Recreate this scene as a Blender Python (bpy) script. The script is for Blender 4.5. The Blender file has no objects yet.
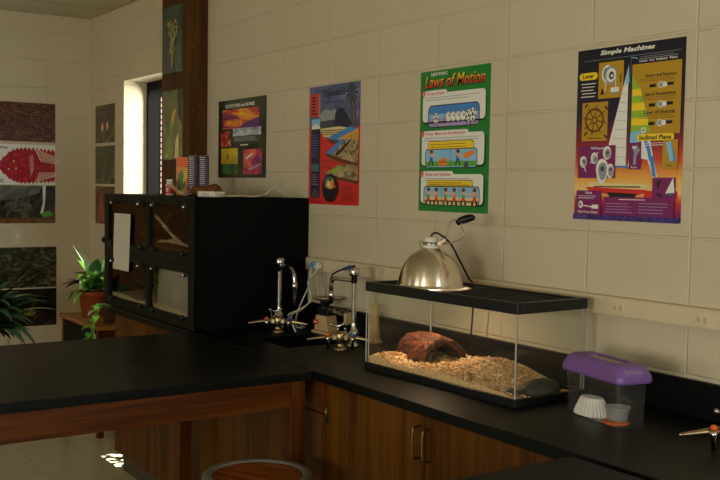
import bpy, bmesh, math, random
from mathutils import Vector, Matrix, Euler
random.seed(11)
S = bpy.context.scene
COL = S.collection
PI = math.pi


def lin(v):
    v /= 255.0
    return v / 12.92 if v <= .04045 else ((v + .055) / 1.055) ** 2.4


def C(r, g, b):
    return (lin(r), lin(g), lin(b), 1.0)


# ---------------------------------------------------------------- materials
def new_mat(name):
    m = bpy.data.materials.new(name)
    m.use_nodes = True
    nt = m.node_tree
    b = nt.nodes['Principled BSDF']
    return m, nt, b


def coords(nt, scale=(1, 1, 1), rot=(0, 0, 0)):
    tc = nt.nodes.new('ShaderNodeTexCoord')
    mp = nt.nodes.new('ShaderNodeMapping')
    mp.inputs['Scale'].default_value = scale
    mp.inputs['Rotation'].default_value = rot
    nt.links.new(tc.outputs['Object'], mp.inputs['Vector'])
    return mp.outputs['Vector']


def ramp(nt, fac, stops):
    r = nt.nodes.new('ShaderNodeValToRGB')
    e = r.color_ramp.elements
    while len(e) < len(stops):
        e.new(.5)
    for k, (p, c) in enumerate(stops):
        e[k].position = p
        e[k].color = c
    nt.links.new(fac, r.inputs['Fac'])
    return r.outputs['Color']


def noise(nt, vec, scale, detail=4, dist=0.0):
    n = nt.nodes.new('ShaderNodeTexNoise')
    n.inputs['Scale'].default_value = scale
    n.inputs['Detail'].default_value = detail
    n.inputs['Distortion'].default_value = dist
    nt.links.new(vec, n.inputs['Vector'])
    return n.outputs['Fac']


def bump(nt, b, h, strength, dist=.002):
    n = nt.nodes.new('ShaderNodeBump')
    n.inputs['Strength'].default_value = strength
    n.inputs['Distance'].default_value = dist
    nt.links.new(h, n.inputs['Height'])
    nt.links.new(n.outputs['Normal'], b.inputs['Normal'])


def plain(name, col, rough=.5, metal=0.0, spec=.5, var=0.0, vscale=8, bmp=0.0, bscale=60):
    m, nt, b = new_mat(name)
    b.inputs['Roughness'].default_value = rough
    b.inputs['Metallic'].default_value = metal
    b.inputs['Specular IOR Level'].default_value = spec
    b.inputs['Base Color'].default_value = col
    if var:
        d = tuple(max(0, x * (1 - var)) for x in col[:3]) + (1,)
        u = tuple(min(1, x * (1 + var)) for x in col[:3]) + (1,)
        nt.links.new(ramp(nt, noise(nt, coords(nt), vscale, 5), [(.3, d), (.7, u)]), b.inputs['Base Color'])
    if bmp:
        bump(nt, b, noise(nt, coords(nt), bscale, 4), bmp)
    return m


def wood(name, dark, mid, light, axis=2, rough=.42, scale=26, spec=.22):
    m, nt, b = new_mat(name)
    sc = [1.0, 1.0, 1.0]
    sc[axis] = .05
    f = noise(nt, coords(nt, sc), scale, 6, .6)
    col = ramp(nt, f, [(.3, dark), (.48, mid), (.7, light)])
    sc2 = [1.0, 1.0, 1.0]
    sc2[axis] = .02
    f2 = noise(nt, coords(nt, sc2), scale * 7, 3, .1)
    mix = nt.nodes.new('ShaderNodeMixRGB')
    mix.blend_type = 'MULTIPLY'
    mix.inputs['Fac'].default_value = .55
    nt.links.new(col, mix.inputs['Color1'])
    nt.links.new(ramp(nt, f2, [(.35, (.35, .3, .25, 1)), (.6, (1, 1, 1, 1))]), mix.inputs['Color2'])
    nt.links.new(mix.outputs['Color'], b.inputs['Base Color'])
    b.inputs['Roughness'].default_value = rough
    b.inputs['Specular IOR Level'].default_value = spec
    bump(nt, b, f2, .12, .001)
    return m


def photo(name, stops, scale=9, dist=1.0, stretch=(1, 1, 1), detail=6, rough=.35):
    m, nt, b = new_mat(name)
    f = noise(nt, coords(nt, stretch), scale, detail, dist)
    nt.links.new(ramp(nt, f, stops), b.inputs['Base Color'])
    b.inputs['Roughness'].default_value = rough
    return m


def gradient(name, stops, axis, length, rough=.35):
    """printed colour gradient that runs along one local axis of the sheet"""
    m, nt, b = new_mat(name)
    tc = nt.nodes.new('ShaderNodeTexCoord')
    sp = nt.nodes.new('ShaderNodeSeparateXYZ')
    nt.links.new(tc.outputs['Object'], sp.inputs['Vector'])
    mt = nt.nodes.new('ShaderNodeMath')
    mt.operation = 'DIVIDE'
    mt.inputs[1].default_value = length
    nt.links.new(sp.outputs[axis], mt.inputs[0])
    nt.links.new(ramp(nt, mt.outputs[0], stops), b.inputs['Base Color'])
    b.inputs['Roughness'].default_value = rough
    return m


def clear(name, tint=(.97, .985, .97, 1), ior=1.45, rough=.02, haze=0.0, hazecol=(.8, .8, .78, 1)):
    """thin clear sheet: what is not mirrored by Fresnel passes straight through"""
    m = bpy.data.materials.new(name)
    m.use_nodes = True
    nt = m.node_tree
    nt.nodes.clear()
    out = nt.nodes.new('ShaderNodeOutputMaterial')
    tr = nt.nodes.new('ShaderNodeBsdfTransparent')
    tr.inputs['Color'].default_value = tint
    gl = nt.nodes.new('ShaderNodeBsdfGlossy')
    gl.inputs['Roughness'].default_value = rough
    lw = nt.nodes.new('ShaderNodeLayerWeight')
    lw.inputs['Blend'].default_value = .5
    pw = nt.nodes.new('ShaderNodeMath')
    pw.operation = 'POWER'
    pw.inputs[1].default_value = 5.0
    nt.links.new(lw.outputs['Facing'], pw.inputs[0])
    fr = nt.nodes.new('ShaderNodeMath')
    fr.operation = 'MULTIPLY_ADD'
    f0 = ((ior - 1) / (ior + 1)) ** 2
    fr.inputs[1].default_value = 1 - f0
    fr.inputs[2].default_value = f0
    nt.links.new(pw.outputs[0], fr.inputs[0])
    mx = nt.nodes.new('ShaderNodeMixShader')
    nt.links.new(fr.outputs[0], mx.inputs[0])
    nt.links.new(tr.outputs[0], mx.inputs[1])
    nt.links.new(gl.outputs[0], mx.inputs[2])
    last = mx
    if haze:
        df = nt.nodes.new('ShaderNodeBsdfDiffuse')
        df.inputs['Color'].default_value = hazecol
        m2 = nt.nodes.new('ShaderNodeMixShader')
        m2.inputs[0].default_value = haze
        nt.links.new(mx.outputs[0], m2.inputs[1])
        nt.links.new(df.outputs[0], m2.inputs[2])
        last = m2
    nt.links.new(last.outputs[0], out.inputs['Surface'])
    return m


def block_wall(name, col, joint):
    m, nt, b = new_mat(name)
    tc = nt.nodes.new('ShaderNodeTexCoord')
    sp = nt.nodes.new('ShaderNodeSeparateXYZ')
    nt.links.new(tc.outputs['Object'], sp.inputs['Vector'])
    ad = nt.nodes.new('ShaderNodeMath')
    nt.links.new(sp.outputs[0], ad.inputs[0])
    nt.links.new(sp.outputs[1], ad.inputs[1])
    cb = nt.nodes.new('ShaderNodeCombineXYZ')
    nt.links.new(ad.outputs[0], cb.inputs[0])
    nt.links.new(sp.outputs[2], cb.inputs[1])
    br = nt.nodes.new('ShaderNodeTexBrick')
    br.offset = 0.0
    br.squash = 1.0
    for k, v in (('Scale', 1.0), ('Mortar Size', .0050), ('Mortar Smooth', .6), ('Bias', 0.0), ('Brick Width', .4064), ('Row Height', .2032)):
        br.inputs[k].default_value = v
    br.inputs['Color1'].default_value = col
    br.inputs['Color2'].default_value = tuple(x * .965 for x in col[:3]) + (1,)
    br.inputs['Mortar'].default_value = joint
    nt.links.new(cb.outputs[0], br.inputs['Vector'])
    mix = nt.nodes.new('ShaderNodeMixRGB')
    mix.blend_type = 'MULTIPLY'
    mix.inputs['Fac'].default_value = .5
    nt.links.new(br.outputs['Color'], mix.inputs['Color1'])
    nt.links.new(ramp(nt, noise(nt, coords(nt), 3.2, 6), [(.3, (.9, .89, .86, 1)), (.7, (1, 1, 1, 1))]), mix.inputs['Color2'])
    nt.links.new(mix.outputs['Color'], b.inputs['Base Color'])
    b.inputs['Roughness'].default_value = .5
    b.inputs['Specular IOR Level'].default_value = .35
    inv = nt.nodes.new('ShaderNodeMath')
    inv.operation = 'MULTIPLY_ADD'
    inv.inputs[1].default_value = -1.0
    nt.links.new(br.outputs['Fac'], inv.inputs[0])
    n2 = noise(nt, coords(nt), 140, 3)
    ml = nt.nodes.new('ShaderNodeMath')
    ml.operation = 'MULTIPLY'
    ml.inputs[1].default_value = .16
    nt.links.new(n2, ml.inputs[0])
    nt.links.new(ml.outputs[0], inv.inputs[2])
    bump(nt, b, inv.outputs[0], .8, .0042)
    return m


def tile_grid(name, col, line, w, h, mortar, rough, spec=.5, offx=0.0, offy=0.0):
    m, nt, b = new_mat(name)
    tc = nt.nodes.new('ShaderNodeTexCoord')
    mp = nt.nodes.new('ShaderNodeMapping')
    mp.inputs['Location'].default_value = (offx, offy, 0)
    nt.links.new(tc.outputs['Object'], mp.inputs['Vector'])
    br = nt.nodes.new('ShaderNodeTexBrick')
    br.offset = 0.0
    for k, v in (('Scale', 1.0), ('Mortar Size', mortar), ('Mortar Smooth', .2), ('Bias', 0.0), ('Brick Width', w), ('Row Height', h)):
        br.inputs[k].default_value = v
    br.inputs['Color1'].default_value = col
    br.inputs['Color2'].default_value = tuple(x * .95 for x in col[:3]) + (1,)
    br.inputs['Mortar'].default_value = line
    nt.links.new(mp.outputs['Vector'], br.inputs['Vector'])
    mix = nt.nodes.new('ShaderNodeMixRGB')
    mix.blend_type = 'MULTIPLY'
    mix.inputs['Fac'].default_value = .6
    nt.links.new(br.outputs['Color'], mix.inputs['Color1'])
    nt.links.new(ramp(nt, noise(nt, coords(nt), 22, 6), [(.3, (.86, .85, .82, 1)), (.7, (1, 1, 1, 1))]), mix.inputs['Color2'])
    nt.links.new(mix.outputs['Color'], b.inputs['Base Color'])
    b.inputs['Roughness'].default_value = rough
    b.inputs['Specular IOR Level'].default_value = spec
    return m


# ---------------------------------------------------------------- mesh builder
class MB:
    def __init__(s):
        s.bm = bmesh.new()
        s.mats = []

    def mi(s, m):
        if m not in s.mats:
            s.mats.append(m)
        return s.mats.index(m)

    def face(s, pts, m, smooth=False):
        f = s.bm.faces.new([s.bm.verts.new(p) for p in pts])
        f.material_index = s.mi(m)
        f.smooth = smooth
        return f

    def box(s, c, size, m, rot=None, bevel=0.0, seg=2):
        mat = Matrix.Translation(c)
        if rot is not None:
            mat = mat @ (rot.to_4x4() if isinstance(rot, Matrix) else Euler(rot).to_matrix().to_4x4())
        mat = mat @ Matrix.Diagonal((size[0], size[1], size[2], 1))
        r = bmesh.ops.create_cube(s.bm, size=1.0, matrix=mat)
        vs = r['verts']
        fs = set(f for v in vs for f in v.link_faces)
        k = s.mi(m)
        for f in fs:
            f.material_index = k
        if bevel:
            es = list(set(e for v in vs for e in v.link_edges))
            b = bmesh.ops.bevel(s.bm, geom=es, offset=bevel, segments=seg, profile=.5, affect='EDGES')
            for f in b['faces']:
                f.material_index = k
        return s

    def span(s, x0, x1, y0, y1, z0, z1, m, bevel=0.0):
        return s.box(((x0 + x1) / 2, (y0 + y1) / 2, (z0 + z1) / 2), (abs(x1 - x0), abs(y1 - y0), abs(z1 - z0)), m, None, bevel)

    def tube(s, pts, r, m, n=10, cap=True):
        pts = [Vector(p) for p in pts]
        rs = r if isinstance(r, (list, tuple)) else [r] * len(pts)
        k = s.mi(m)
        rings = []
        up = None
        for i, p in enumerate(pts):
            d = (pts[min(i + 1, len(pts) - 1)] - pts[max(i - 1, 0)])
            d.normalize()
            if up is None:
                up = Vector((0, 0, 1)) if abs(d.z) < .9 else Vector((1, 0, 0))
            a = d.cross(up)
            if a.length < 1e-6:
                a = d.cross(Vector((0, 1, 0)))
            a.normalize()
            up = a.cross(d)
            up.normalize()
            rings.append([s.bm.verts.new(p + (a * math.cos(t) + up * math.sin(t)) * rs[i]) for t in [2 * PI * j / n for j in range(n)]])
        for i in range(len(rings) - 1):
            for j in range(n):
                f = s.bm.faces.new((rings[i][j], rings[i][(j + 1) % n], rings[i + 1][(j + 1) % n], rings[i + 1][j]))
                f.material_index = k
                f.smooth = True
        if cap:
            for q in (rings[0][::-1], rings[-1]):
                f = s.bm.faces.new(q)
                f.material_index = k
        return s

    def lathe(s, prof, m, loc=(0, 0, 0), n=32, mat=None, close=False, rfun=None):
        k = s.mi(m)
        T = Matrix.Translation(loc) @ (mat.to_4x4() if mat is not None else Matrix.Identity(4))
        rings = []
        for (r, z) in prof:
            ring = []
            if r < 1e-6:
                v = s.bm.verts.new(T @ Vector((0, 0, z)))
                ring = [v] * n
            else:
                for j in range(n):
                    t = 2 * PI * j / n
                    q = r * (rfun(j, z) if rfun else 1)
                    ring.append(s.bm.verts.new(T @ Vector((q * math.cos(t), q * math.sin(t), z))))
            rings.append(ring)
        for i in range(len(rings) - 1):
            for j in range(n):
                q = []
                for v in (rings[i][j], rings[i][(j + 1) % n], rings[i + 1][(j + 1) % n], rings[i + 1][j]):
                    if v not in q:
                        q.append(v)
                if len(q) > 2:
                    f = s.bm.faces.new(q)
                    f.material_index = k
                    f.smooth = True
        return s

    def prism(s, pts, z0, z1, m, T=None, bevel=0.0):
        """outline in xy pushed up from z0 to z1, moved by T"""
        T = T or Matrix.Identity(4)
        k = s.mi(m)
        a = [s.bm.verts.new(T @ Vector((x, y, z0))) for x, y in pts]
        b = [s.bm.verts.new(T @ Vector((x, y, z1))) for x, y in pts]
        fs = [s.bm.faces.new(a[::-1]), s.bm.faces.new(b)]
        for i in range(len(pts)):
            j = (i + 1) % len(pts)
            fs.append(s.bm.faces.new((a[i], a[j], b[j], b[i])))
        for f in fs:
            f.material_index = k
        if bevel:
            es = list(set(e for f in fs for e in f.edges))
            r = bmesh.ops.bevel(s.bm, geom=es, offset=bevel, segments=2, profile=.5, affect='EDGES')
            for f in r['faces']:
                f.material_index = k
        return s

    def ball(s, c, r, m, scale=(1, 1, 1), sub=2, jitter=0.0):
        q = bmesh.ops.create_icosphere(s.bm, subdivisions=sub, radius=r, matrix=Matrix.Translation(c) @ Matrix.Diagonal((*scale, 1)))
        k = s.mi(m)
        for v in q['verts']:
            if jitter:
                d = v.co - Vector(c)
                v.co = Vector(c) + d * (1 + random.uniform(-jitter, jitter))
            for f in v.link_faces:
                f.material_index = k
                f.smooth = True
        return s

    def build(s, name, parent=None, loc=None, rot=None):
        me = bpy.data.meshes.new(name)
        bmesh.ops.recalc_face_normals(s.bm, faces=s.bm.faces[:]) if not getattr(s, 'keep', False) else None
        s.bm.to_mesh(me)
        s.bm.free()
        for m in s.mats:
            me.materials.append(m)
        o = bpy.data.objects.new(name, me)
        COL.objects.link(o)
        if parent is not None:
            o.parent = parent
        if loc is not None:
            o.location = loc
        if rot is not None:
            o.rotation_euler = rot
        return o


def tag(o, label, cat, group=None, kind=None):
    o['label'] = label
    o['category'] = cat
    if group:
        o['group'] = group
    if kind:
        o['kind'] = kind
    return o


def thing(name, label, cat, loc=(0, 0, 0), rz=0.0, group=None):
    o = bpy.data.objects.new(name, None)
    o.empty_display_size = .05
    COL.objects.link(o)
    o.location = loc
    o.rotation_euler = (0, 0, rz)
    return tag(o, label, cat, group)


def struct(mb, name, label=None):
    o = mb.build(name)
    o['kind'] = 'structure'
    if label:
        o['label'] = label
    return o


def copy_thing(root, loc, rz, label):
    r = root.copy()
    COL.objects.link(r)
    r.location = loc
    r.rotation_euler = (0, 0, rz)
    r['label'] = label
    for ch in list(root.children):
        c = ch.copy()
        COL.objects.link(c)
        c.parent = r
        for g in list(ch.children):
            d = g.copy()
            COL.objects.link(d)
            d.parent = c
    return r


def arc(c, r, a0, a1, n, ax=(1, 0, 0), ay=(0, 0, 1)):
    ax, ay, c = Vector(ax), Vector(ay), Vector(c)
    return [c + ax * (r * math.cos(a0 + (a1 - a0) * i / n)) + ay * (r * math.sin(a0 + (a1 - a0) * i / n)) for i in range(n + 1)]


def smooth_path(pts, n=6):
    """Catmull-Rom through the points"""
    P = [Vector(p) for p in pts]
    P = [P[0] * 2 - P[1]] + P + [P[-1] * 2 - P[-2]]
    out = []
    for i in range(1, len(P) - 2):
        for k in range(n):
            t = k / n
            a, b, c, d = P[i - 1:i + 3]
            out.append(.5 * ((2 * b) + (c - a) * t + (2 * a - 5 * b + 4 * c - d) * t * t + (3 * b - a - 3 * c + d) * t ** 3))
    out.append(P[-2])
    return out


# ---------------------------------------------------------------- lettering
_glyphs = {}


def letters(s, bold=0.0, shear=0.0):
    k = (s, bold, shear)
    if k not in _glyphs:
        cu = bpy.data.curves.new('lettering', 'FONT')
        cu.body = s
        cu.size = 1.0
        cu.offset = bold
        cu.shear = shear
        cu.resolution_u = 2
        o = bpy.data.objects.new('lettering', cu)
        COL.objects.link(o)
        dg = bpy.context.evaluated_depsgraph_get()
        me = bpy.data.meshes.new_from_object(o.evaluated_get(dg))
        vs = [(v.co.x, v.co.y) for v in me.vertices]
        fs = [tuple(p.vertices) for p in me.polygons]
        bpy.data.objects.remove(o)
        bpy.data.curves.remove(cu)
        bpy.data.meshes.remove(me)
        _glyphs[k] = (vs, fs)
    return _glyphs[k]


def remap(*knots):
    def f(v):
        for (a, p), (b, q) in zip(knots, knots[1:]):
            if v <= b or (b, q) == knots[-1]:
                return p + (v - a) / (b - a) * (q - p)
    return f


class Sheet:
    """A printed sheet on a wall. u runs 0..1 from its left edge, v 0..1 from its top; every print is laid over the last one."""
    STEP = .00003

    def __init__(s, name, label, cat, loc, rz, w, h, paper, group=None, curl=0.0, gap=.0012):
        s.w, s.h, s.root = w, h, thing(name, label, cat, loc, rz, group)
        s.k = 0
        s.parts = {}
        s.curl, s.gap = curl, gap
        mb = MB()
        n = 8
        prev = None
        for i in range(n):
            x0, x1 = w * i / n, w * (i + 1) / n
            y0, y1 = s.bow(x0), s.bow(x1)
            mb.prism([(x0, y0), (x1, y1), (x1, y1 + .0006), (x0, y0 + .0006)], 0, h, paper)
        mb.build('sheet', s.root)
        s.cur = 'print'
        s.warp = None

    def bow(s, x):
        t = x / s.w
        return -s.gap - s.curl * (max(0, .25 - t) / .25) ** 2

    def mb(s):
        if s.cur not in s.parts:
            s.parts[s.cur] = MB()
            s.parts[s.cur].keep = True
        return s.parts[s.cur]

    def at(s, u, v):
        x = u * s.w
        if s.warp:
            v = s.warp(v)
        return Vector((x, s.bow(x) - .0002 - s.STEP * s.k, (1 - v) * s.h))

    def poly(s, pts, m):
        s.k += 1
        b = s.mb()
        f = b.face([s.at(u, v) for u, v in pts], m)
        f.normal_update()
        if f.normal.y > 0:
            f.normal_flip()
        return s

    def rect(s, u0, v0, u1, v1, m):
        return s.poly([(u0, v1), (u1, v1), (u1, v0), (u0, v0)], m)

    def rrect(s, u0, v0, u1, v1, m, r=.03):
        ru, rv = r, r * s.w / s.h
        pts = []
        for cu, cv, a in ((u1 - ru, v1 - rv, 0), (u0 + ru, v1 - rv, 90), (u0 + ru, v0 + rv, 180), (u1 - ru, v0 + rv, 270)):
            for k in range(5):
                t = math.radians(a + 22.5 * k)
                pts.append((cu + ru * math.cos(t), cv + rv * math.sin(t)))
        return s.poly(pts, m)

    def disc(s, cu, cv, r, m, n=18, sy=1.0):
        return s.poly([(cu + r * math.cos(2 * PI * k / n), cv + sy * r * s.w / s.h * math.sin(2 * PI * k / n)) for k in range(n)], m)

    def line(s, u0, v0, u1, v1, t, m):
        du, dv = (u1 - u0) * s.w, (v1 - v0) * s.h
        L = math.hypot(du, dv) or 1
        nu, nv = -dv / L * t / 2 / s.w, du / L * t / 2 / s.h
        return s.poly([(u0 + nu, v0 + nv), (u1 + nu, v1 + nv), (u1 - nu, v1 - nv), (u0 - nu, v0 - nv)], m)

    def lines(s, u0, v0, u1, v1, n, m, t=.0016, rag=.25):
        for i in range(n):
            v = v0 + (v1 - v0) * (i + .5) / n
            s.line(u0, v, u1 - (u1 - u0) * random.uniform(0, rag), v, t, m)
        return s

    def text(s, body, u0, v0, u1, v1, m, bold=0.0, shear=0.0):
        vs, fs = letters(body, bold, shear)
        x0, x1 = min(v[0] for v in vs), max(v[0] for v in vs)
        y0, y1 = min(v[1] for v in vs), max(v[1] for v in vs)
        s.k += 1
        b = s.mb()
        k = b.mi(m)
        vv = [b.bm.verts.new(s.at(u0 + (x - x0) / (x1 - x0) * (u1 - u0), v1 - (y - y0) / (y1 - y0) * (v1 - v0))) for x, y in vs]
        for f in fs:
            try:
                q = b.bm.faces.new([vv[i] for i in f])
                q.material_index = k
                q.normal_update()
                if q.normal.y > 0:
                    q.normal_flip()
            except ValueError:
                pass
        return s

    def part(s, name):
        s.cur = name
        return s

    def done(s):
        for n, b in s.parts.items():
            b.build(n.split('#')[0], s.root)
        return s.root
# ---------------------------------------------------------------- shared materials
WALLC = C(208, 196, 166)
m_wall = block_wall('painted_block', WALLC, C(214, 202, 172))
m_ceil = tile_grid('ceiling_tile', C(205, 196, 170), C(120, 108, 84), .6088, 1.2176, .006, .9, .2)
m_floor = tile_grid('floor_tile', C(222, 213, 180), C(176, 166, 134), .3048, .3048, .0016, .22, .5)
m_black = plain('black_epoxy', C(22, 24, 22), .34, 0, .5, .25, 14, .05, 120)
m_blackp = plain('black_plastic', C(10, 11, 10), .42, 0, .4)
m_matte = plain('matte_black', C(13, 14, 12), .75, 0, .25, .2, 6)
m_steel = plain('chrome', C(205, 203, 198), .14, 1.0)
m_bright = plain('aluminium', C(214, 205, 184), .3, 1.0, .5, .05, 30, .04, 200)
m_brass = plain('worn_nickel', C(172, 152, 116), .3, 1.0, .5, .2, 40)
m_white = plain('white_plastic', C(226, 222, 208), .4)
m_cream = plain('cream_plastic', C(212, 198, 162), .42)
m_beige = plain('beige_plastic', C(196, 168, 116), .45)
m_redp = plain('red_plastic', C(190, 40, 30), .4)
m_orange = plain('orange_plastic', C(222, 96, 40), .4)
m_bluep = plain('blue_plastic', C(60, 90, 170), .4)
m_blueplug = plain('blue_plug', C(110, 150, 210), .4)
m_oakx = wood('oak_x', C(60, 27, 2), C(88, 43, 3), C(108, 59, 9), 0)
m_oaky = wood('oak_y', C(60, 27, 2), C(88, 43, 3), C(108, 59, 9), 1)
m_oakz = wood('oak_z', C(60, 27, 2), C(88, 43, 3), C(108, 59, 9), 2)
m_door = wood('oak_veneer', C(66, 35, 2), C(92, 54, 6), C(108, 68, 14), 2, .4, 18)
m_panel = wood('panel_brown', C(58, 33, 2), C(80, 48, 4), C(96, 62, 10), 2, .55, 14)
m_desk = wood('desk_wood', C(130, 78, 34), C(172, 112, 56), C(194, 134, 72), 0, .4)
m_pull0 = plain('dull_steel', C(150, 132, 100), .4, 1.0)
m_glass = clear('clear_glass')
m_tank = clear('tank_glass', (.975, .98, .965, 1), 1.45, .01, .006, (.75, .75, .66, 1))
m_paper = plain('poster_paper', C(226, 222, 208), .4)
m_note = plain('note_paper', C(206, 198, 178), .8)

# ---------------------------------------------------------------- the room
X0, X1, Y1, ZC = -5.37, 4.2, -7.0, 2.765
WX0, WX1, WZ0, WZ1 = -4.666, -3.50, 1.14, 2.257      # window opening beside the pillar
T = .30


def holed_wall(mb, x0, x1, y0, y1, z0, z1, holes, m, axis='x'):
    """wall made of solid blocks round rectangular openings; openings are (a0, a1, z0, z1) along the wall"""
    a0, a1 = (x0, x1) if axis == 'x' else (y0, y1)

    def blk(p, q, r, t):
        if q - p > 1e-4 and t - r > 1e-4:
            if axis == 'x':
                mb.span(p, q, y0, y1, r, t, m)
            else:
                mb.span(x0, x1, p, q, r, t, m)
    c = a0
    for h in sorted(holes):
        blk(c, h[0], z0, z1)
        blk(h[0], h[1], z0, h[2])
        blk(h[0], h[1], h[3], z1)
        c = h[1]
    blk(c, a1, z0, z1)


mb = MB(); holed_wall(mb, X0 - .2, X1 + .2, 0, T, 0, ZC + .1, [(WX0, WX1, WZ0, WZ1)], m_wall); struct(mb, 'wall_posters')
mb = MB(); mb.span(X0 - .2, X0, Y1 - .2, 0, 0, ZC + .1, m_wall); struct(mb, 'wall_far')
REAR = [(-4.9, -3.3, 1.0, 2.3), (-1.2, .4, 1.0, 2.3), (2.0, 3.6, 1.0, 2.3)]
SIDE = [(-1.75, -.55, .95, 2.3)]
mb = MB(); holed_wall(mb, X0 - .2, X1 + .2, Y1 - .2, Y1, 0, ZC + .1, REAR, m_wall); struct(mb, 'wall_rear')
mb = MB(); holed_wall(mb, X1, X1 + .2, Y1, 0, 0, ZC + .1, SIDE, m_wall, 'y'); struct(mb, 'wall_side')
mb = MB(); mb.span(X0 - .2, X1 + .2, Y1 - .2, T, -.1, 0, m_floor); struct(mb, 'floor')
mb = MB(); mb.span(X0, X1, Y1, 0, ZC, ZC + .1, m_ceil); struct(mb, 'ceiling')
m_base = plain('vinyl_base', C(74, 66, 52), .5)
mb = MB(); mb.span(X0, X0 + .006, Y1, 0, 0, .1, m_base); struct(mb, 'baseboard_far')
mb = MB(); mb.span(X0, -3.26, -.006, 0, 0, .1, m_base); struct(mb, 'baseboard_posters')

# window beside the pillar: a dark metal frame set deep in the wall
m_frame = plain('dark_frame', C(9, 10, 10), .65, 0, .08)
m_gap = plain('pale_pink_edging', C(150, 112, 118), .6)
FY0, FY1 = .165, .30
mb = MB()
fw = .028
mb.prism([(WX0, WZ0), (WX0 + fw, WZ0), (WX0 + fw, WZ1), (WX0, WZ1)], FY0, FY1, m_frame,
         Matrix(((1, 0, 0, 0), (0, 0, 1, 0), (0, 1, 0, 0), (0, 0, 0, 1))))
mb.span(WX1 - fw, WX1, FY0, FY1, WZ0, WZ1, m_frame)
mb.span(WX0 + fw, WX1 - fw, FY0, FY1, WZ1 - .06, WZ1, m_frame)
mb.span(WX0 + fw, WX1 - fw, FY0, FY1, WZ0, WZ0 + .06, m_frame)
mb.span(-3.86, -3.81, .255, .278, WZ0 + .06, WZ1 - .06, m_frame)
# rounded upper corner of the frame
for k in range(6):
    a0 = math.radians(15 * k)
    rr_ = .05
    xx, zz = WX0 + fw + rr_ * (1 - math.cos(a0)), WZ1 - .06 - rr_ * (1 - math.sin(a0))
    mb.span(WX0 + fw, xx + .004, FY0, FY1, zz, WZ1 - .06, m_frame)
win = struct(mb, 'window_1')
mb = MB(); mb.span(WX0 + fw, WX1 - fw, .280, .285, WZ0 + .06, WZ1 - .06, m_glass); mb.build('pane', win)
mb = MB()
z = WZ0 + .07
while z < WZ1 - .09:
    mb.span(WX0 + fw + .0005, WX0 + fw + .006, .255, .278, z, z + .028, m_gap)
    z += .04
mb.build('weather_strip', win)['label'] = 'pale dashed strip along the window frame'

# unseen brown door, added on the far wall so the enclosure glass mirrors something dark
mb = MB()
mb.span(X0 + .001, X0 + .03, -2.20, -1.20, 0, 2.14, m_panel, .004)
dr1 = struct(mb, 'added_door_1')
mb = MB(); mb.span(X0 + .0305, X0 + .044, -2.13, -1.27, .01, 2.07, m_door, .003); mb.build('added_door_leaf', dr1)
mb = MB(); mb.lathe([(0, .06), (.02, .058), (.028, .046), (.02, .032), (.01, .028), (.01, 0), (.03, 0)], m_pull0, (X0 + .0445, -1.34, 1.0), 18, Matrix.Rotation(PI / 2, 3, 'Y')); mb.build('added_door_knob', dr1)

# windows behind the camera: daylight enters through these
for k, (a, b, c, d) in enumerate(REAR):
    mb = MB()
    for q in ((a, a + .05, c, d), (b - .05, b, c, d), (a + .05, b - .05, c, c + .05), (a + .05, b - .05, d - .05, d), ((a + b) / 2 - .02, (a + b) / 2 + .02, c + .05, d - .05)):
        mb.span(q[0], q[1], Y1 - .14, Y1 - .08, q[2], q[3], m_frame)
    struct(mb, 'window_%d' % (k + 2))
for (a, b, c, d) in SIDE:
    mb = MB()
    for q in ((a, a + .05, c, d), (b - .05, b, c, d), (a + .05, b - .05, c, c + .05), (a + .05, b - .05, d - .05, d)):
        mb.span(X1 + .08, X1 + .14, q[0], q[1], q[2], q[3], m_frame)
    struct(mb, 'window_5')

# wood-clad pillar standing against the wall beside the window
PX0, PX1, PY = -3.723, -3.33, -.116
mb = MB()
mb.span(PX0, PX1, PY, -.0005, 0, ZC, m_panel, .003)
struct(mb, 'pillar')
for i, z in enumerate((1.98, 2.34)):
    mb = MB()
    mb.lathe([(0, .004), (.003, .003), (.0045, 0)], m_pull0, n=12, mat=Matrix.Rotation(PI / 2, 3, 'Y'))
    t = mb.build('screw_head', None, (PX1, -.09, z))
    tag(t, ['small bright screw head on the pillar side level with the lower insect picture', 'small bright screw head on the pillar side, above the other screw'][i], 'screw', 'screws on the pillar side')

# small hook over the window corner
mb = MB()
mb.box((0, -.003, 0), (.018, .006, .03), m_cream, None, .001)
mb.tube(smooth_path([(0, -.006, -.004), (0, -.022, -.008), (0, -.03, .002), (0, -.026, .012)]), .003, m_steel, 8)
t = mb.build('wall_hook', None, (-4.80, -.0002, 2.31)); tag(t, 'tiny hook on the block wall above the window corner', 'hook')

# blank switch plate on the far wall
mb = MB()
mb.box((.003, 0, 0), (.006, .075, .118), m_cream, None, .002)
mb.box((.0075, 0, 0), (.003, .02, .034), m_white, None, .001)
t = mb.build('wall_plate', None, (X0 + .0002, -.533, 1.167)); tag(t, 'cream wall plate between the two groups of far-wall posters', 'wall plate')

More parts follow.
